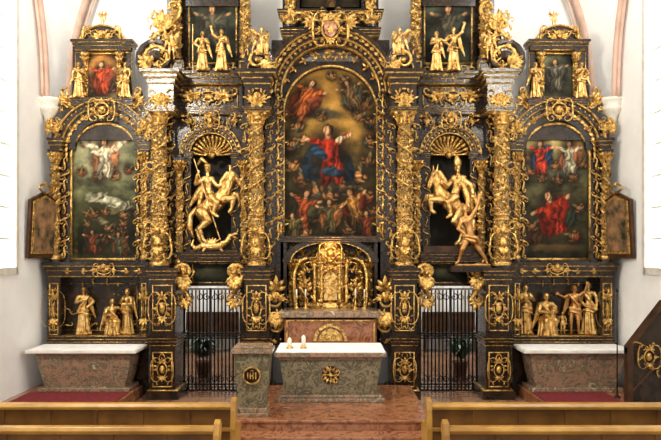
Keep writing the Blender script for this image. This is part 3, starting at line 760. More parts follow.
for i in range(2):
    e = empty('side_altarpiece' + ('' if i == 0 else '.001'))
    if i: d, g, f = d.mirrored(), g.mirrored(), f.mirrored()
    d.obj('carved_structure', DARK, e); g.obj('gilded_ornament', GOLD, e, True); f.obj('column_shafts', FIL, e, True)

# ================================================================== PAINTINGS
R = random.Random(77)
bl = [(325,92,40,30,0,(140,102,44),.6), (338,128,32,26,0,(176,132,60),.55), (295,200,14,34,0,(42,40,24),.5), (370,190,12,42,0,(50,44,24),.5)]
bl += [(318,112,24,6,.15,(84,74,50),.3)]
for (a,c,s) in ((292,112,11),(298,126,10),(366,104,11),(373,122,11),(293,144,11),(350,103,9),(362,92,9),(371,142,10),(297,98,8),(332,76,7),(322,116,8),(369,160,11),(293,166,11),(345,80,8),(360,116,9),(304,140,8)): bl += putto(a,c,s)
bl += person(310,90,23,(170,88,40),cloak=(112,52,30),tilt=.45,arms=(.2,-.8))
bl += person(349,88,17,(112,84,50),cloak=(74,70,54),tilt=-.3)
bl += [(331,184,38,9,0,(96,84,54),.4)]
for (a, c, s) in ((302,180,13),(316,190,13),(345,188,13),(359,176,13),(366,196,12),(331,196,12),(303,202,12),(352,212,12),(312,216,12),(295,218,10),(372,212,10),(331,224,11),(350,230,10),(306,232,10)): bl += putto(a,c,s)
bl += [(318,160,14,22,.35,(30,46,62),.15),(345,166,9,17,-.35,(26,40,54),.15)] + person(329,140,32,(158,46,28),tilt=-.08,arms=(.5,-.6)) + [(319,152,10,5,.6,(40,60,80),.2),(341,139,6,3,-.5,(206,184,140),.2),(333,172,12,5,.2,(44,60,74),.2)]
bl += person(306,200,21,(136,64,34),cloak=(60,54,34),tilt=.25) + person(352,198,21,(156,108,50),cloak=(84,36,22),tilt=-.25,arms=(-.4,-.7))+person(330,208,18,(88,76,46),cloak=(140,88,46)) + person(367,218,15,(112,54,30),cloak=(60,50,32))+person(293,220,15,(98,84,46),cloak=(50,46,34))
painting('assumption_painting', 284.5, 377.5, 65, 239, .14, 113, ((86,70,32),(40,34,18)), bl, 150, 260, 3)
bl = [(106,150,28,24,0,(160,156,116),.6),(104,172,27,7,0,(144,136,104),.35)]
for (a,c) in ((82,172),(130,170),(85,142),(127,138),(92,132),(119,130),(98,176),(116,176)): bl += putto(a,c,7)
bl += person(105,148,22,(206,190,154),cloak=(168,110,72),arms=(.7,-.7)) + [(91,147,15,3.5,.75,(206,190,154),.2),(120,145,13,3.5,-.7,(196,176,140),.2)]
bl += [(106,226,36,34,0,(50,50,30),.35),(112,202,25,5,.3,(184,180,146),.2),(97,197,12,3.5,-.3,(164,156,124),.2),(118,212,18,4,.1,(84,78,50),.2),(100,220,12,3,.4,(126,116,80),.2),(126,206,8,3,-.6,(150,144,112),.2)]
for i in range(26): bl += putto(R.uniform(77,135), R.uniform(210,252), R.uniform(5,8))
bl += [(81,238,4,18,0,(30,34,20),.3),(132,230,4,22,0,(32,30,18),.3)]+person(93,236,13,(110,58,34),cloak=(60,56,40))+person(119,238,13,(74,72,50),cloak=(96,60,36))
painting('angel_vision_painting', 72.6, 139.4, 123.5, 258, .06, 158, ((112,114,84),(54,52,32)), bl, 110, 200, 5)
bl = [(556,146,28,12,0,(166,146,92),.6),(556,174,32,7,0,(80,84,66),.4)]
for (a,c) in ((531,172),(543,177),(558,180),(573,177),(583,164),(529,158),(556,166),(566,132),(545,132)): bl += putto(a,c,8)
bl += person(541,149,18,(168,56,36),cloak=(50,62,84)) + person(570,149,18,(172,160,128),cloak=(146,86,56)) + [(556,139,5,4,0,(236,214,140),.4)]
bl += person(551,204,27,(150,44,24),cloak=(116,32,18),tilt=-.2,arms=(-.3,-.7)) + [(566,240,16,7,0,(52,46,28),.3),(536,238,8,10,0,(62,40,26),.25),(572,218,6,12,0,(44,50,36),.25),(556,248,26,4,0,(84,66,40),.3)]+putto(574,236,10)+putto(533,226,9)+putto(580,208,8)
painting('trinity_painting', 522.6, 589.4, 123.5, 258, .06, 158, ((88,82,54),(40,38,24)), bl, 110, 200, 6)
bl = [(102,70,12,14,0,(196,136,66),.5)] + putto(95,88,7)+putto(111,88,7)+person(102,70,18,(170,66,36),cloak=(130,60,38))
painting('small_saint_painting', 88, 117, 54, 97, .09, None, ((124,84,44),(66,54,40)), bl, 50, 80, 8)
bl = [(556,66,11,10,0,(116,116,86),.5)] + person(556,67,17,(104,98,80),cloak=(66,62,52))
painting('small_saint_painting.001', 545, 574, 54, 97, .09, None, ((70,72,52),(44,42,32)), bl, 50, 80, 9)
for i, off in enumerate((0, 236)):
    painting('attic_painting' + ('' if not i else '.001'), 190+off, 236+off, -14, 62, .07, None, ((66,74,60),(34,36,26)), person(213+off,16,24,(78,72,56),cloak=(52,54,44)), 50, 80, 10+i)
    painting('predella_painting' + ('' if not i else '.001'), 194+off, 232+off, 264, 282, -.13, None, ((38,42,32),(26,28,20)), [(213+off,273,14,5,0,(58,56,40),.4)], 40, 20, 12+i)
painting('attic_painting.002', 302, 360, -16, 8, -.01, None, ((54,46,30),(44,36,24)), person(331,-8,14,(110,80,46)), 40, 24, 14)

# ================================================================== STATUES
yN = -.12
L = lambda *c: ('l', list(c))
geo = [
 ('e',204,211,0,(8.5,7.5,8)), ('e',213,205,0,(11,7,7.5)), ('e',222,198,0,(8,7,8)),
 L(((224,195,0),7),((229,184,0),5),((232,176,0),3.8)),
 L(((233,174,0),4),((239,181,0),2.7),((241,185,0),2.1)),
 ('c',(231,171,-2),1.2,(230,165,-2),.4), ('c',(231,171,2),1.2,(231,165,2),.4),
 L(((228,173,0),2.2),((223,180,0),2.6),((220,187,0),2.4)), ('e',235,176,-3.6,(1,.7,1)),
 L(((203,213,-5),6.5),((210,221,-6),4.2),((201,229,-6),2.5),((205,240,-6),1.8),((208,243,-6),2.4)),
 L(((201,213,5),6.5),((205,223,6),4.2),((196,230,6),2.5),((199,240,6),1.8),((202,243,6),2.4)),
 L(((225,200,-5),4.6),((235,199,-6),2.9),((233,209,-6),1.8),((231,212,-6),2.2)),
 L(((225,198,5),4.6),((237,193,5),2.9),((240,203,5),1.8),((238,207,5),2.2)),
 L(((197,208,0),2.2),((191,216,0),3),((190,228,0),3),((194,237,0),1.2)),
 ('e',211,196,0,(5,5,4.6)), L(((211,195,0),4.4),((209,188,0),3.8),((208,181,0),4.6)), ('c',(204,179,0),3,(213,179,0),3),
 ('c',(208,177,0),2,(208,172,0),1.8), ('e',208,169,0,(3.3,3.5,4)), ('e',209,169,-3.5,(.8,1,1)), ('e',208,171.5,-3,(1.2,.8,.5)), ('e',208,166,0,(3.9,4.1,2.8)), ('c',(207,163,0),1.3,(202,159,1),2.3), ('c',(202,159,1),2.3,(198,164,2),1.2),
 L(((203,180,-1),2.6),((197,184,-4),2.1),((199,176,-7),1.6)), L(((213,180,-1),2.6),((218,186,-4),2),((223,186,-5),1.5)),
 L(((212,197,-5),4),((219,203,-9),3),((215,214,-9),1.9),((220,217,-10),1.4)),
 L(((209,197,5),4),((217,203,9),3),((214,214,9),1.9)),
 L(((204,182,3),2.6),((198,192,4),3.4),((193,200,4),2.6),((190,206,3),1.2)), ('c',(204,186,3),2.6,(199,204,4),2.6),
 L(((196,160,-8),.7),((222,240,-8),.7)),
]
for k in range(5): geo.append(('c',(198.6+k*.35,176-k*1.1,-7.6),.55,(200.6+k*.3,176.4-k*1.1,-8.8),.5))
for k in range(5): geo.append(('c',(223,184.6+k*.9,-5),.55,(225.5,185+k*.8,-5.5),.5))
group('equestrian_saint_statue', yN, geo)
drag = [L(((198,249,-9),2.6),((205,246,-10),3.4),((214,247,-11),4),((222,246,-12),3.6),((229,242,-12),2.8),((232,237,-12),2)), ('e',233,236,-12,(3.2,2.4,2.2)), ('c',(235,235,-12),1.5,(239,234,-12),1), ('c',(235,237,-12),1.2,(239,238.5,-12),.8),
 L(((198,249,-9),2.2),((194,245,-9),1.6),((196,240,-9),.8)), ('c',(208,248,-12),1.8,(206,251,-13),1.2), ('c',(222,248,-12),1.8,(225,251,-13),1.2)]
for k in range(5): drag.append(L(((213,244,-11),1.2),((209+3*k,238+abs(k-2),-11),.7)))
group('dragon_statue', yN, drag)
mar = [
 ('e',460,210,0,(8.5,7.5,8)), ('e',452,204,0,(10,7,7.5)), ('e',443,197,0,(8,7,8)),
 L(((441,194,0),7),((438,184,0),5),((436,176,-1),4)),
 L(((435,174,-1),4),((431,182,-2),2.8),((429,187,-3),2.2)), ('c',(437,171,-3),1.2,(438,165,-3),.4), ('c',(434,171,1),1.2,(434,165,1),.4),
 L(((440,172,0),2.2),((445,180,0),2.6),((447,187,0),2.4)), ('e',433,177,-4.5,(1,.7,1)),
 L(((461,212,-5),6.5),((454,221,-6),4.2),((463,230,-6),2.5),((459,241,-6),1.8),((456,244,-6),2.4)),
 L(((463,212,5),6.5),((459,223,6),4.2),((468,230,6),2.5),((465,241,6),1.8),((462,244,6),2.4)),
 L(((441,200,-5),4.6),((430,200,-6),2.9),((431,211,-6),1.8),((434,213,-6),2.2)),
 L(((441,198,5),4.6),((428,195,5),2.9),((423,205,5),1.8),((425,209,5),2.2)),
 L(((467,206,0),2.2),((473,214,0),3),((474,228,0),3),((470,238,0),1.2)),
 ('e',455,196,0,(5,5,4.6)), L(((455,195,0),4.6),((457,188,0),4.4),((459,180,0),5.2)), ('c',(454,178,0),3.4,(464,178,0),3.4),
 ('c',(459,176,0),2.1,(458,171,0),1.9), ('e',458,168,0,(3.4,3.6,4.1)), ('e',457,168,-3.6,(.8,1,1)), ('e',458,171.5,-2.8,(1.8,1.5,2.2)),
 L(((458,165,0),3.8),((458,161,0),4),((457,155,0),1)),
 L(((453,180,-1),2.8),((447,186,-5),2.5),((443,183,-7),1.6)), L(((464,180,-1),3),((471,186,-5),2.4),((472,194,-8),1.7)),
 L(((455,197,-5),4.2),((447,203,-9),3.2),((450,215,-9),2),((446,218,-10),1.5)), L(((457,197,5),4.2),((449,203,9),3.2),((452,214,9),2)),
 L(((463,180,4),3.4),((468,194,3),4.2),((471,206,0),3.4),((474,216,-3),2.6)), L(((463,184,-3),3),((468,200,-5),3.2),((467,212,-6),1.8)), L(((466,184,2),2.6),((475,196,0),3),((477,206,-3),1.8)),
]
for k in range(5): mar.append(('c',(443,181+k*.9,-7),.55,(440.6,181.6+k*.8,-7.4),.5))
for k in range(5): mar.append(('c',(470.4+k*.8,195,-8),.55,(470.6+k*.7,197.6,-8.4),.5))
group('equestrian_saint_statue.001', yN, mar)
yb = -.46
beg = [('e',471,236,0,(4.4,3.8,3.6)), L(((471,235,0),4),((469,227,0),3.5),((467,221,0),4.5)), ('c',(462,219,0),2.6,(471,218,0),2.6), ('c',(466,217,0),1.8,(466,213,0),1.6),
 ('e',466,209,0,(3,3.2,3.8)), ('e',466.6,209,-3.2,(.7,.9,.9)), ('e',466,207,1,(3.4,3.5,3.1)), ('e',466,211.5,-2.8,(1,.6,.4)),
 L(((471,218,0),2.4),((477,208,-1),1.8),((479,198,-2),1.3)), L(((462,220,0),2.4),((458,229,-3),1.8),((464,234,-5),1.3)),
 L(((468,238,-1),3.6),((462,249,-4),2.5),((459,261,-1),1.4),((456,263,-4),1.3)), L(((474,238,1),3.6),((480,250,-1),2.5),((487,260,1),1.4),((487,263,-3),1.2)),
 L(((464,236,-4),2),((476,238,-4),2.2),((480,246,-2),1.3)), L(((466,239,-4),1.8),((474,242,-4),1.8)), ('c',(456,265,-2),1.2,(490,265,-2),1.2)]
for k in range(5): beg.append(('c',(478+k*.7,197,-2),.5,(478.2+k*.75,194,-2.6),.45))
group('beggar_statue', yb, beg, FLESH)
pl = B()
pl.pb(191, 238, 250, 254, -.3, .3); pl.pb(424, 476, 246, 254, -.25, .3); pl.obj('statue_plinth', BROWN, alt)
bk = B(); bk.pb(452, 492, 266, 272, -.66, .0); bk.obj('statue_bracket', DARK, alt)

F = figure
F('saint_statue', 203, 31, 71, -.38, .2, ('hip','pray'), seed=1, staff=True); F('saint_statue.001', 222, 29, 71, -.38, -.2, ('up','hold'), seed=2)
F('saint_statue.002', 437, 31, 71, -.38, .2, ('hold','out'), seed=3); F('saint_statue.003', 454, 27, 71, -.38, -.2, ('hip','up'), seed=4)
F('angel_statue', 262, 27, 56, -.45, .5, ('out','down'), wings=True, seated=True, seed=5); F('angel_statue.001', 400, 27, 56, -.45, -.5, ('down','out'), wings=True, seated=True, seed=6)
F('angel_statue.002', 172, 30, 60, -.52, .3, ('up','down'), wings=True, seed=7, robe=False); F('angel_statue.003', 490, 30, 60, -.52, -.3, ('down','up'), wings=True, seed=8, robe=False)
F('angel_statue.004', 103, 11, 27, 0.0, 0, ('out','up'), wings=True, robe=False, seed=9); F('angel_statue.005', 554, 11, 28, 0.0, 0, ('up','out'), wings=True, robe=False, seed=10)
F('saint_statue.004', 79, 62, 98, -.12, .2, ('down','pray'), seed=11); F('saint_statue.005', 126, 62, 98, -.12, -.2, ('pray','down'), seed=12)
F('saint_statue.006', 536, 62, 98, -.12, .2, ('hold','down'), seed=13); F('saint_statue.007', 582, 62, 98, -.12, -.2, ('pray','hip'), seed=14)
F('angel_statue.006', 57, 120, 138, -.15, .2, ('up','down'), wings=True, robe=False, seed=15); F('angel_statue.007', 605, 120, 138, -.15, -.2, ('down','up'), wings=True, robe=False, seed=16)
F('saint_statue.008', 84, 287, 334, -.06, .4, ('pray','hip'), seed=17); F('saint_statue.009', 113, 298, 334, -.05, .5, ('hold','out'), seed=18, seated=True)
F('saint_statue.010', 128, 288, 334, -.02, -.5, ('pray','hold'), seed=19)
F('saint_statue.011', 526, 284, 334, -.05, .3, ('hold','pray'), seed=20); F('madonna_statue', 547, 292, 335, -.1, .1, ('hold','hold'), seated=True, child=True, seed=21)
F('saint_statue.012', 575, 285, 334, -.05, -.3, ('out','up'), seed=22, robe=False, mat=FLESH); F('saint_statue.013', 589, 282, 334, .02, -.3, ('hip','down'), seed=23)
F('child_statue', 563, 312, 334, -.12, 0, ('out','down'), robe=False, seed=24)

# ================================================================== TABERNACLE + HIGH ALTAR MENSA
tb = empty('gilded_tabernacle'); g = B(); h = B()
yt = -.05
g.pb(311, 351, 303, 311, yt-.05, .6); g.pb(315, 347, 262, 303, yt+.02, .6)
for p in (315,322,340,347): g.lathe(X(p,yt), yt-.03, [(.05,Z(303,yt)),(.03,Z(300,yt)),(.035,Z(285,yt)),(.028,Z(268,yt)),(.05,Z(264,yt))], 10)
cornice(g, g, 312, 350, 257, 264, yt, .6, .06)
archband(g, 0, Z(258,yt), .03, S(15,yt), yt+.02, .5, 0, pi, 24, .8)
h.lathe(0, yt+.12, [(.16,Z(250,yt)),(.2,Z(246,yt)),(.15,Z(241,yt)),(.03,Z(238,yt))], 16)
h.prism([(-.13,Z(300,yt)),(.13,Z(300,yt)),(.13,Z(278,yt)),(.07,Z(273,yt)),(0,Z(271,yt)),(-.07,Z(273,yt)),(-.13,Z(278,yt))], yt-.04, yt+.05)
foliage(g, X(303), X(359), Z(300), Z(250), yt-.02, 40, .13, True, 101)
cartouche(g, 0, Z(253,yt), yt-.08, .2, .2); cherub(g, 0, Z(268,yt), yt-.08, .06)
for sg in (-1,1):
    curl(g, (sg*S(22),Z(305)), (sg*S(22),Z(270)), yt, 'C', sg, 5, .04, 24); acan(g, sg*S(25), Z(290), yt, pi/2, .25, 5)
g.obj('housing', GOLD, tb, True); h.obj('door_and_dome', GOLD2, tb, False)
hm = empty('high_altar_mensa'); b = B(); ym = -.75
b.pb(285, 377, 319, 400, ym, .5); b.obj('body', MARBR, hm, bevel=.02)
b = B(); b.pb(281, 381, 311.5, 318, ym-.08, .6); b.obj('slab', MARB, hm, bevel=.02)
b = B(); b.pb(290, 372, 311, 312, ym+.05, .2); b.obj('altar_cloth', STONE, hm)
b = B(); archband(b, 0, Z(341,ym), S(14,ym), S(17,ym), ym-.03, ym+.02, 0, pi, 24, 1); archband(b, 0, Z(341,ym), .01, S(12,ym), ym-.015, ym+.02, 0, pi, 24, 1)
frame(b, X(288,ym), X(374,ym), Z(343,ym), Z(321,ym), ym, .02); b.obj('antependium_gilding', GOLD, hm)
for i, p in enumerate((297,306,356,365)):
    e = empty('altar_candlestick'+('' if i == 0 else '.%03d' % i)); yy = -.25; x = X(p,yy)
    zb = Z(311.5,ym-.08)
    c = B(); c.lathe(x, yy, [(.065,zb),(.05,zb+.03),(.016,zb+.05),(.03,zb+.1),(.014,zb+.13),(.016,zb+.2),(.04,zb+.22),(.035,zb+.24)], 12); c.obj('stand', GOLD, e, True)
    c = B(); c.lathe(x, yy, [(.015,zb+.23),(.015,zb+.38),(.004,zb+.39)], 10); c.obj('candle', WAX, e, True)

# ================================================================== GATES + ambulatory
gate = B(); yg = .12
for k in range(17):
    p = 181.5+k*3.72; x = X(p,yg); gate.tube([(x,yg,.03),(x,yg,Z(290,yg))], .015, 4)
for q in (289,333,338,384,390): gate.box(X(180,yg), X(242,yg), yg-.014, yg+.014, Z(q,yg)-.014, Z(q,yg)+.014)
for k in range(8):
    p = 185+k*7.44; curl(gate, (X(p,yg)-.05,Z(337,yg)), (X(p,yg)+.05,Z(334,yg)), yg, 'S', 1, 5, .012, 14, 0)
    curl(gate, (X(p,yg)-.05,Z(389,yg)), (X(p,yg)+.05,Z(385,yg)), yg, 'S', 1, 5, .012, 14, 0)
    volute(gate, X(p,yg), Z(297,yg), yg, .07, pi/2, 1.4, 1 if k % 2 else -1, .013, 14)
    volute(gate, X(p,yg), Z(379,yg), yg, .07, pi/2, 1.4, 1 if k % 2 else -1, .013, 14)
gate.box(X(211,yg)-.025, X(211,yg)+.025, yg-.02, yg+.02, 0, Z(288,yg))
gate.obj('iron_gate', IRON); gate.mirrored().obj('iron_gate.001', IRON)
def plant(name, x, y):
    e = empty(name); b = B(); b.lathe(x, y, [(.12,0),(.17,.3),(.19,.31),(.19,.35),(.15,.35)], 16); b.obj('pot', POTM, e, True)
    b = B(); R = random.Random(int(x*10))
    for k in range(90):
        a = R.uniform(0,2*pi); l = R.uniform(.25,.5); zt = R.uniform(.5,1.15); rr = R.uniform(.0,.12)
        p0 = Vector((x+rr*cos(a), y+rr*sin(a), .35+(zt-.5)*.5)); p1 = p0+Vector((cos(a)*l*.5, sin(a)*l*.5, l*.6)); p2 = p1+Vector((cos(a)*l*.5, sin(a)*l*.5, -l*.2))
        s_ = Vector((-sin(a),cos(a),0))*.04
        b.add([p0,p1-s_,p1+s_,p2], [(0,1,2),(1,3,2)])
    b.tube([(x,y,.3),(x,y,.9)], .02, 6); b.obj('foliage', LEAFM, e)
plant('potted_plant', X(192)*1.03, 1.75); plant('potted_plant.001', -X(189)*1.03, 1.75)
b = B()
for sg in (-1,1):
    for xx in (2.55,3.15,3.9): b.box(sg*xx-.1, sg*xx+.1, 6.05, 6.2, 0, 4.3)
b.obj('trim_1', STONE)
for i, sg in enumerate((-1,1)):
    b = B(); c = sg*3.35; b.box(c-.75, c+.75, 5.5, 5.9, .42, .47); b.box(c-.75, c+.75, 5.86, 5.92, .45, 1.1)
    for xx in (-.72,.68): b.box(c+xx, c+xx+.05, 5.5, 5.92, 0, .6)
    b.obj('wooden_bench'+('' if not i else '.001'), BROWN)

# ================================================================== ALTAR TABLES
def taper(b, x0, x1, z0, z1, yf, yb, k0, k1, n=10):
    vs = []
    for i in range(n+1):
        t = i/n; ins = k0*(1-t)**1.4
        vs += [(x0+ins,yf+ins*.6,z0+(z1-z0)*t),(x1-ins,yf+ins*.6,z0+(z1-z0)*t),(x1-ins,yb,z0+(z1-z0)*t),(x0+ins,yb,z0+(z1-z0)*t)]
    fs = [(i*4+k,i*4+(k+1)%4,i*4+4+(k+1)%4,i*4+4+k) for i in range(n) for k in range(4)]+[(3,2,1,0),(n*4,n*4+1,n*4+2,n*4+3)]
    b.add(vs, fs)
e = empty('altar_table'); yf = -2.4; zt = 1.16
b = B(); b.box(-.9, .9, yf, -1.3, .3, .37); b.box(-.86, .86, yf+.02, -1.32, .37, .42); b.box(-.86,.86,yf-.0,-1.32,1.0,1.07); b.obj('base_and_necking', MARB, e, bevel=.015)
b = B(); taper(b, -.84, .84, .42, 1.01, yf+.02, -1.34, .1, 0); b.obj('body', MARBG, e)
b = B(); b.box(-.93, .93, yf-.06, -1.24, 1.06, 1.135); b.obj('slab', MARB, e, bevel=.01)
b = B(); b.box(-.91, .91, yf-.04, -1.26, 1.135, 1.148); b.obj('altar_cloth', CLOTH, e, bevel=.004)
b = B(); zc = .76; yq = yf+.03
pts = [(.14*cos(2*pi*i/24), yq, zc+.14*sin(2*pi*i/24)) for i in range(25)]; b.tube(pts, .014, 6)
for k in range(12): acan(b, .06*cos(k*pi/6), zc+.06*sin(k*pi/6), yq, k*pi/6, .09, 3, .5)
b.ell((0,yq,zc), (.04,.03,.04), 8, 6); curl(b, (-.1,zc-.08), (.1,zc+.08), yq-.01, 'S', 1, 4, .014); curl(b, (-.1,zc+.08), (.1,zc-.08), yq-.01, 'S', 1, 4, .014)
b.obj('gilt_medallion', GOLD, e, True)
disc = B(); disc.lathe(0, 0, [(.15,0),(.15,.02)], 28); disc.v = [(x, yf+.035-z, zc+y) for x, y, z in disc.v]; disc.obj('medallion_ground', DARK, e)
for i, (p, hh) in enumerate(((290,.1),(304,.14))):
    ee = empty('altar_candle'+('' if i == 0 else '.001')); x = (p-331)*.0171; yy = -2.0
    c = B(); c.lathe(x, yy, [(.06,1.148),(.06,1.165),(.03,1.18),(.04,1.2)], 14); c.obj('dish', GOLD, ee, True)
    c = B(); c.lathe(x, yy, [(.035,1.18),(.035,1.2+hh),(.03,1.21+hh),(.004,1.24+hh)], 14); c.obj('candle', WAX, ee, True)
e = empty('stone_ambo'); xa = (252.5-331)/66; ya = -3.4
b = B(); taper(b, xa-.27, xa+.27, .42, 1.26, ya, ya+.42, .07, 0); b.obj('body', MARBG, e)
b = B(); b.box(xa-.25, xa+.25, ya-.02, ya+.44, .3, .36); b.box(xa-.23, xa+.23, ya, ya+.43, .36, .43); b.obj('base', MARB, e, bevel=.01)
b = B(); b.box(xa-.31, xa+.31, ya-.05, ya+.48, 1.26, 1.33); b.box(xa-.28, xa+.28, ya-.03, ya+.45, 1.33, 1.37); b.obj('top_slab', MARB, e, bevel=.01)
b = B(); b.lathe(xa, 0, [(.13,0),(.13,.02)], 28)
disc = B(); disc.v = [(x, ya+.0-z, .93+y) for x, y, z in b.v]; disc.f = b.f; disc.obj('medallion_ground', DARK, e)
b = B(); zc = .93; yq = ya-.02
pts = [(xa+.125*cos(2*pi*i/24), yq, zc+.125*sin(2*pi*i/24)) for i in range(25)]; b.tube(pts, .014, 6)
for dx in (-.06,-.02,.02,.06): b.box(xa+dx-.008, xa+dx+.008, yq-.02, yq+.01, zc-.05, zc+.05)
b.box(xa-.02, xa+.02, yq-.02, yq+.01, zc-.008, zc+.008); b.box(xa-.025, xa+.025, yq-.02, yq+.01, zc+.07, zc+.082)
b.obj('ihs_medallion', GOLD, e)
for i, sg in enumerate((-1,1)):
    s_ = '' if i == 0 else '.001'
    b = B(); x0, x1 = sorted((sg*5.72, sg*3.68)); b.box(x0, x1, -2.2, -.25, 0, .2); b.obj('side_altar_step'+s_, MARBR, bevel=.01)
    e = empty('side_altar_table'+s_); x0, x1 = sorted((sg*5.46, sg*3.72)); yf = -1.0
    b = B(); b.box(x0+.02, x1-.02, yf, -.32, .2, .27); b.box(x0-.03, x1+.03, yf-.03, -.3, .88, .93); b.obj('base_and_necking', MARB, e, bevel=.012)
    b = B(); taper(b, x0, x1, .27, .89, yf, -.34, .13, 0); b.obj('body', MARB, e)
    b = B(); b.box(x0-.16, x1+.12, yf-.14, -.3, .93, .99) if sg > 0 else b.box(x0-.16, x1+.14, yf-.14, -.3, .93, .99); b.obj('slab', STONE, e, bevel=.012)
    b = B(); b.box(x0-.12, x1+.1, yf-.12, -.31, .99, 1.002); b.obj('altar_cloth', CLOTH, e, bevel=.004)
    b = B(); x0, x1 = (3.72,5.05) if sg > 0 else (-5.55,-3.72); b.box(x0, x1, -2.12, -1.08, .2, .215); b.obj('red_carpet'+s_, REDC)
b = B(); b.box(-1.45, 1.5, -3.6, -.84, 0, .3); b.box(-1.42, 1.47, -3.62, -.9, .26, .302); b.obj('sanctuary_platform', MARBR, bevel=.01)
b = B(); b.box(-1.55, 1.6, -4.0, -3.62, 0, .15); b.obj('sanctuary_step', MARBR, bevel=.01)

# ================================================================== PEWS
def pew(name, sg, y, xi, xo):
    e = empty(name); x0, x1 = sorted((sg*xi, sg*xo))
    b = B(); b.prismx([(y-.06,.78),(y-.07,.82),(y-.04,.86),(y+.05,.86),(y+.08,.83),(y+.07,.78)], x0, x1)
    b.prismx([(y-.03,.50),(y-.05,.5),(y-.05,.55),(y-.02,.55)], x0, x1); b.box(x0, x1, y-.05, y+.04, .08, .16); b.obj('rails', PEWW, e, bevel=.008)
    b = B(); b.box(x0+.01, x1-.01, y-.02, y+.02, .1, .8)
    b.box(x0+.01, x1-.01, y+.02, y+.45, .42, .46); b.obj('back_panel_and_seat', PEWD, e)
    b = B()
    n = 7
    for k in range(n+1): xx = x0+(x1-x0)*k/n; b.box(xx-.03, xx+.03, y-.035, y, .12, .8)
    b.obj('stiles', PEWD, e)
    b = B(); prof = [(y-.12,0),(y-.1,.3),(y-.13,.55),(y-.1,.78),(y-.05,.9),(y+.04,.93),(y+.1,.88),(y+.1,.8),(y+.05,.72),(y+.08,.62),(y+.2,.56),(y+.42,.54),(y+.48,.48),(y+.44,.36),(y+.4,.2),(y+.46,0)]
    for xx in (sg*xi, sg*xo): b.prismx(prof, xx-.035, xx+.035)
    b.obj('bench_ends', PEWW, e, bevel=.012)
i = 0
for y, xi in ((-5.0,1.24),(-6.2,1.26)):
    for sg in (-1,1):
        pew('church_pew'+('' if i == 0 else '.%03d' % i), sg, y, xi+(.02 if sg > 0 else 0), 5.4); i += 1

# ================================================================== WALL PICTURES, STAIR RAIL
for i, sg in enumerate((-1,1)):
    e = empty('framed_wall_picture'+('' if i == 0 else '.001'))
    ya, yb2 = -.9, -.12; za, zb2 = 2.68, 3.95
    # hung on the splay at the corner: leans off the wall at the far edge and at the top
    def XO(y, z, off): return sg*(WX-.02-off*.8-.05*(z-za)-.22*(y-ya)/(yb2-ya))
    def slab(poly, o0, o1):
        n = len(poly); o = B()
        o.add([(XO(y,z,o0),y,z) for y,z in poly]+[(XO(y,z,o1),y,z) for y,z in poly], [tuple(range(n)), tuple(range(2*n-1,n-1,-1))]+[(k,k+n,(k+1)%n+n,(k+1)%n) for k in range(n)]); return o
    ym_ = (ya+yb2)/2
    slab([(ya,za),(yb2,za),(yb2,zb2-.16),(ym_,zb2+.02),(ya,zb2-.16)], .07, 0).obj('frame', BROWN, e, bevel=.01)
    slab([(ya+.07,za+.08),(yb2-.07,za+.08),(yb2-.07,zb2-.19),(ym_,zb2-.06),(ya+.07,zb2-.19)], .085, .04).obj('gilt_slip', GOLD, e)
    slab([(ya+.11,za+.13),(yb2-.11,za+.13),(yb2-.11,zb2-.22),(ym_,zb2-.11),(ya+.11,zb2-.22)], .1, .04).obj('canvas', noisemat('old_canvas'+str(i),(40,46,34),(150,112,78),5,.5,0,.05,spec=.1), e)
    g = B()
    for sd in (-1,1):
        w = [(XO(ym_,zb2,.06), ym_+sd*(.02+.26*sin(t*pi)), zb2-.02+.18*(1-t)) for t in [k/8 for k in range(9)]]; g.tube(w, .022, 6)
    g.ell((XO(ym_,zb2,.06),ym_,zb2+.15), .05, 8, 6)
    g.obj('gilt_crest', GOLD, e, True)
e = empty('pulpit_stair'); y = -1.95
b = B(); b.prism([(5.15,.2),(5.71,.2),(5.71,1.85),(5.15,1.12)], y, y+.08); b.obj('panel', DARK, e)
b = B(); b.prism([(5.1,1.05),(5.72,1.86),(5.72,1.97),(5.1,1.17)], y-.04, y+.12); b.prism([(5.15,.34),(5.71,.94),(5.71,1.0),(5.15,.4)], y-.02, y); b.box(5.1,5.2,y-.03,y+.11,.2,1.15); b.obj('handrail', BROWN, e)
g = B(); foliage(g, 5.28, 5.66, .7, 1.25, y-.02, 5, .11, False, 120); cartouche(g, 5.47, 1.0, y-.03, .15, .2); g.obj('gilding', GOLD, e, True)
b = B()
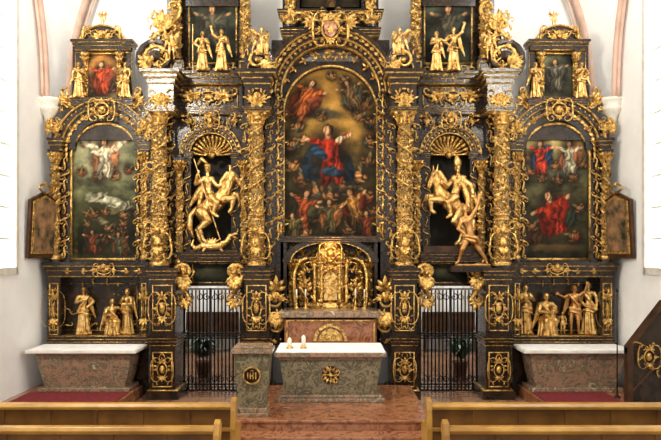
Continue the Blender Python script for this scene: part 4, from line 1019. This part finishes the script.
b.tube([(5.12,-1.5,.2),(5.12,-1.5,2.1)], .012, 6); b.ell((5.12,-1.5,2.12), .03, 8, 6); b.lathe(5.12, -1.5, [(.06,.2),(.05,.22),(.02,.25)], 14); b.obj('processional_pole', IRON, None, True)

# ================================================================== LIGHT
def area(name, loc, target, size, power, col):
    l = bpy.data.lights.new(name, 'AREA'); l.energy = power; l.size = size; l.color = col
    o = bpy.data.objects.new(name, l); o.location = loc; scene.collection.objects.link(o)
    o.rotation_euler = (Vector(target)-Vector(loc)).to_track_quat('-Z','Y').to_euler()
area('flood_lamp_left', (-4.8,-7.5,7.4), (0.5,0,3.2), .6, 470, (1,.91,.76))
area('flood_lamp_right', (4.8,-8,7.6), (-.5,0,3.2), .6, 250, (1,.91,.76))
area('frontal_fill_light', (0,-15.5,5.5), (0,0,3.0), 3.5, 230, (1,.96,.9))  # added frontal fill from behind the camera; no window stands here
area('ambulatory_fill', (-3,3.8,4.1), (-3,3.9,0), 1.2, 130, (1,.98,.95)); area('ambulatory_fill.001', (3,3.8,4.1), (3,3.9,0), 1.2, 130, (1,.98,.95))  # added fills that brighten the space behind the gates, no fixtures modelled
area('vault_fill_left', (-4.2,-3.4,8.8), (-5.2,.3,6.0), 1.0, 90, (1,.98,.96)); area('vault_fill_right', (4.2,-3.4,8.8), (5.2,.3,6.0), 1.0, 80, (1,.98,.96))  # unseen fills added to lift the upper walls and vault
pl_ = bpy.data.lights.new('tabernacle_glow_fill','POINT'); pl_.energy = 12; pl_.color = (1,.7,.34); pl_.shadow_soft_size = .05  # warm point light added to make the tabernacle glow, without a fixture
o = bpy.data.objects.new('tabernacle_glow_fill', pl_); o.location = (0,-.45,Z(246)); scene.collection.objects.link(o)
w = bpy.data.worlds.new('World'); scene.world = w; w.use_nodes = True
bgn = w.node_tree.nodes['Background']; bgn.inputs[0].default_value = (1,.97,.93,1); bgn.inputs[1].default_value = .6

cam = bpy.data.cameras.new('Camera'); co = bpy.data.objects.new('Camera', cam); scene.collection.objects.link(co)
co.location = (0,-14,2.8); co.rotation_euler = (pi/2,0,0); cam.sensor_width = 36; cam.lens = 36*700/661; cam.shift_y = 32/661; cam.clip_end = 100
scene.camera = co
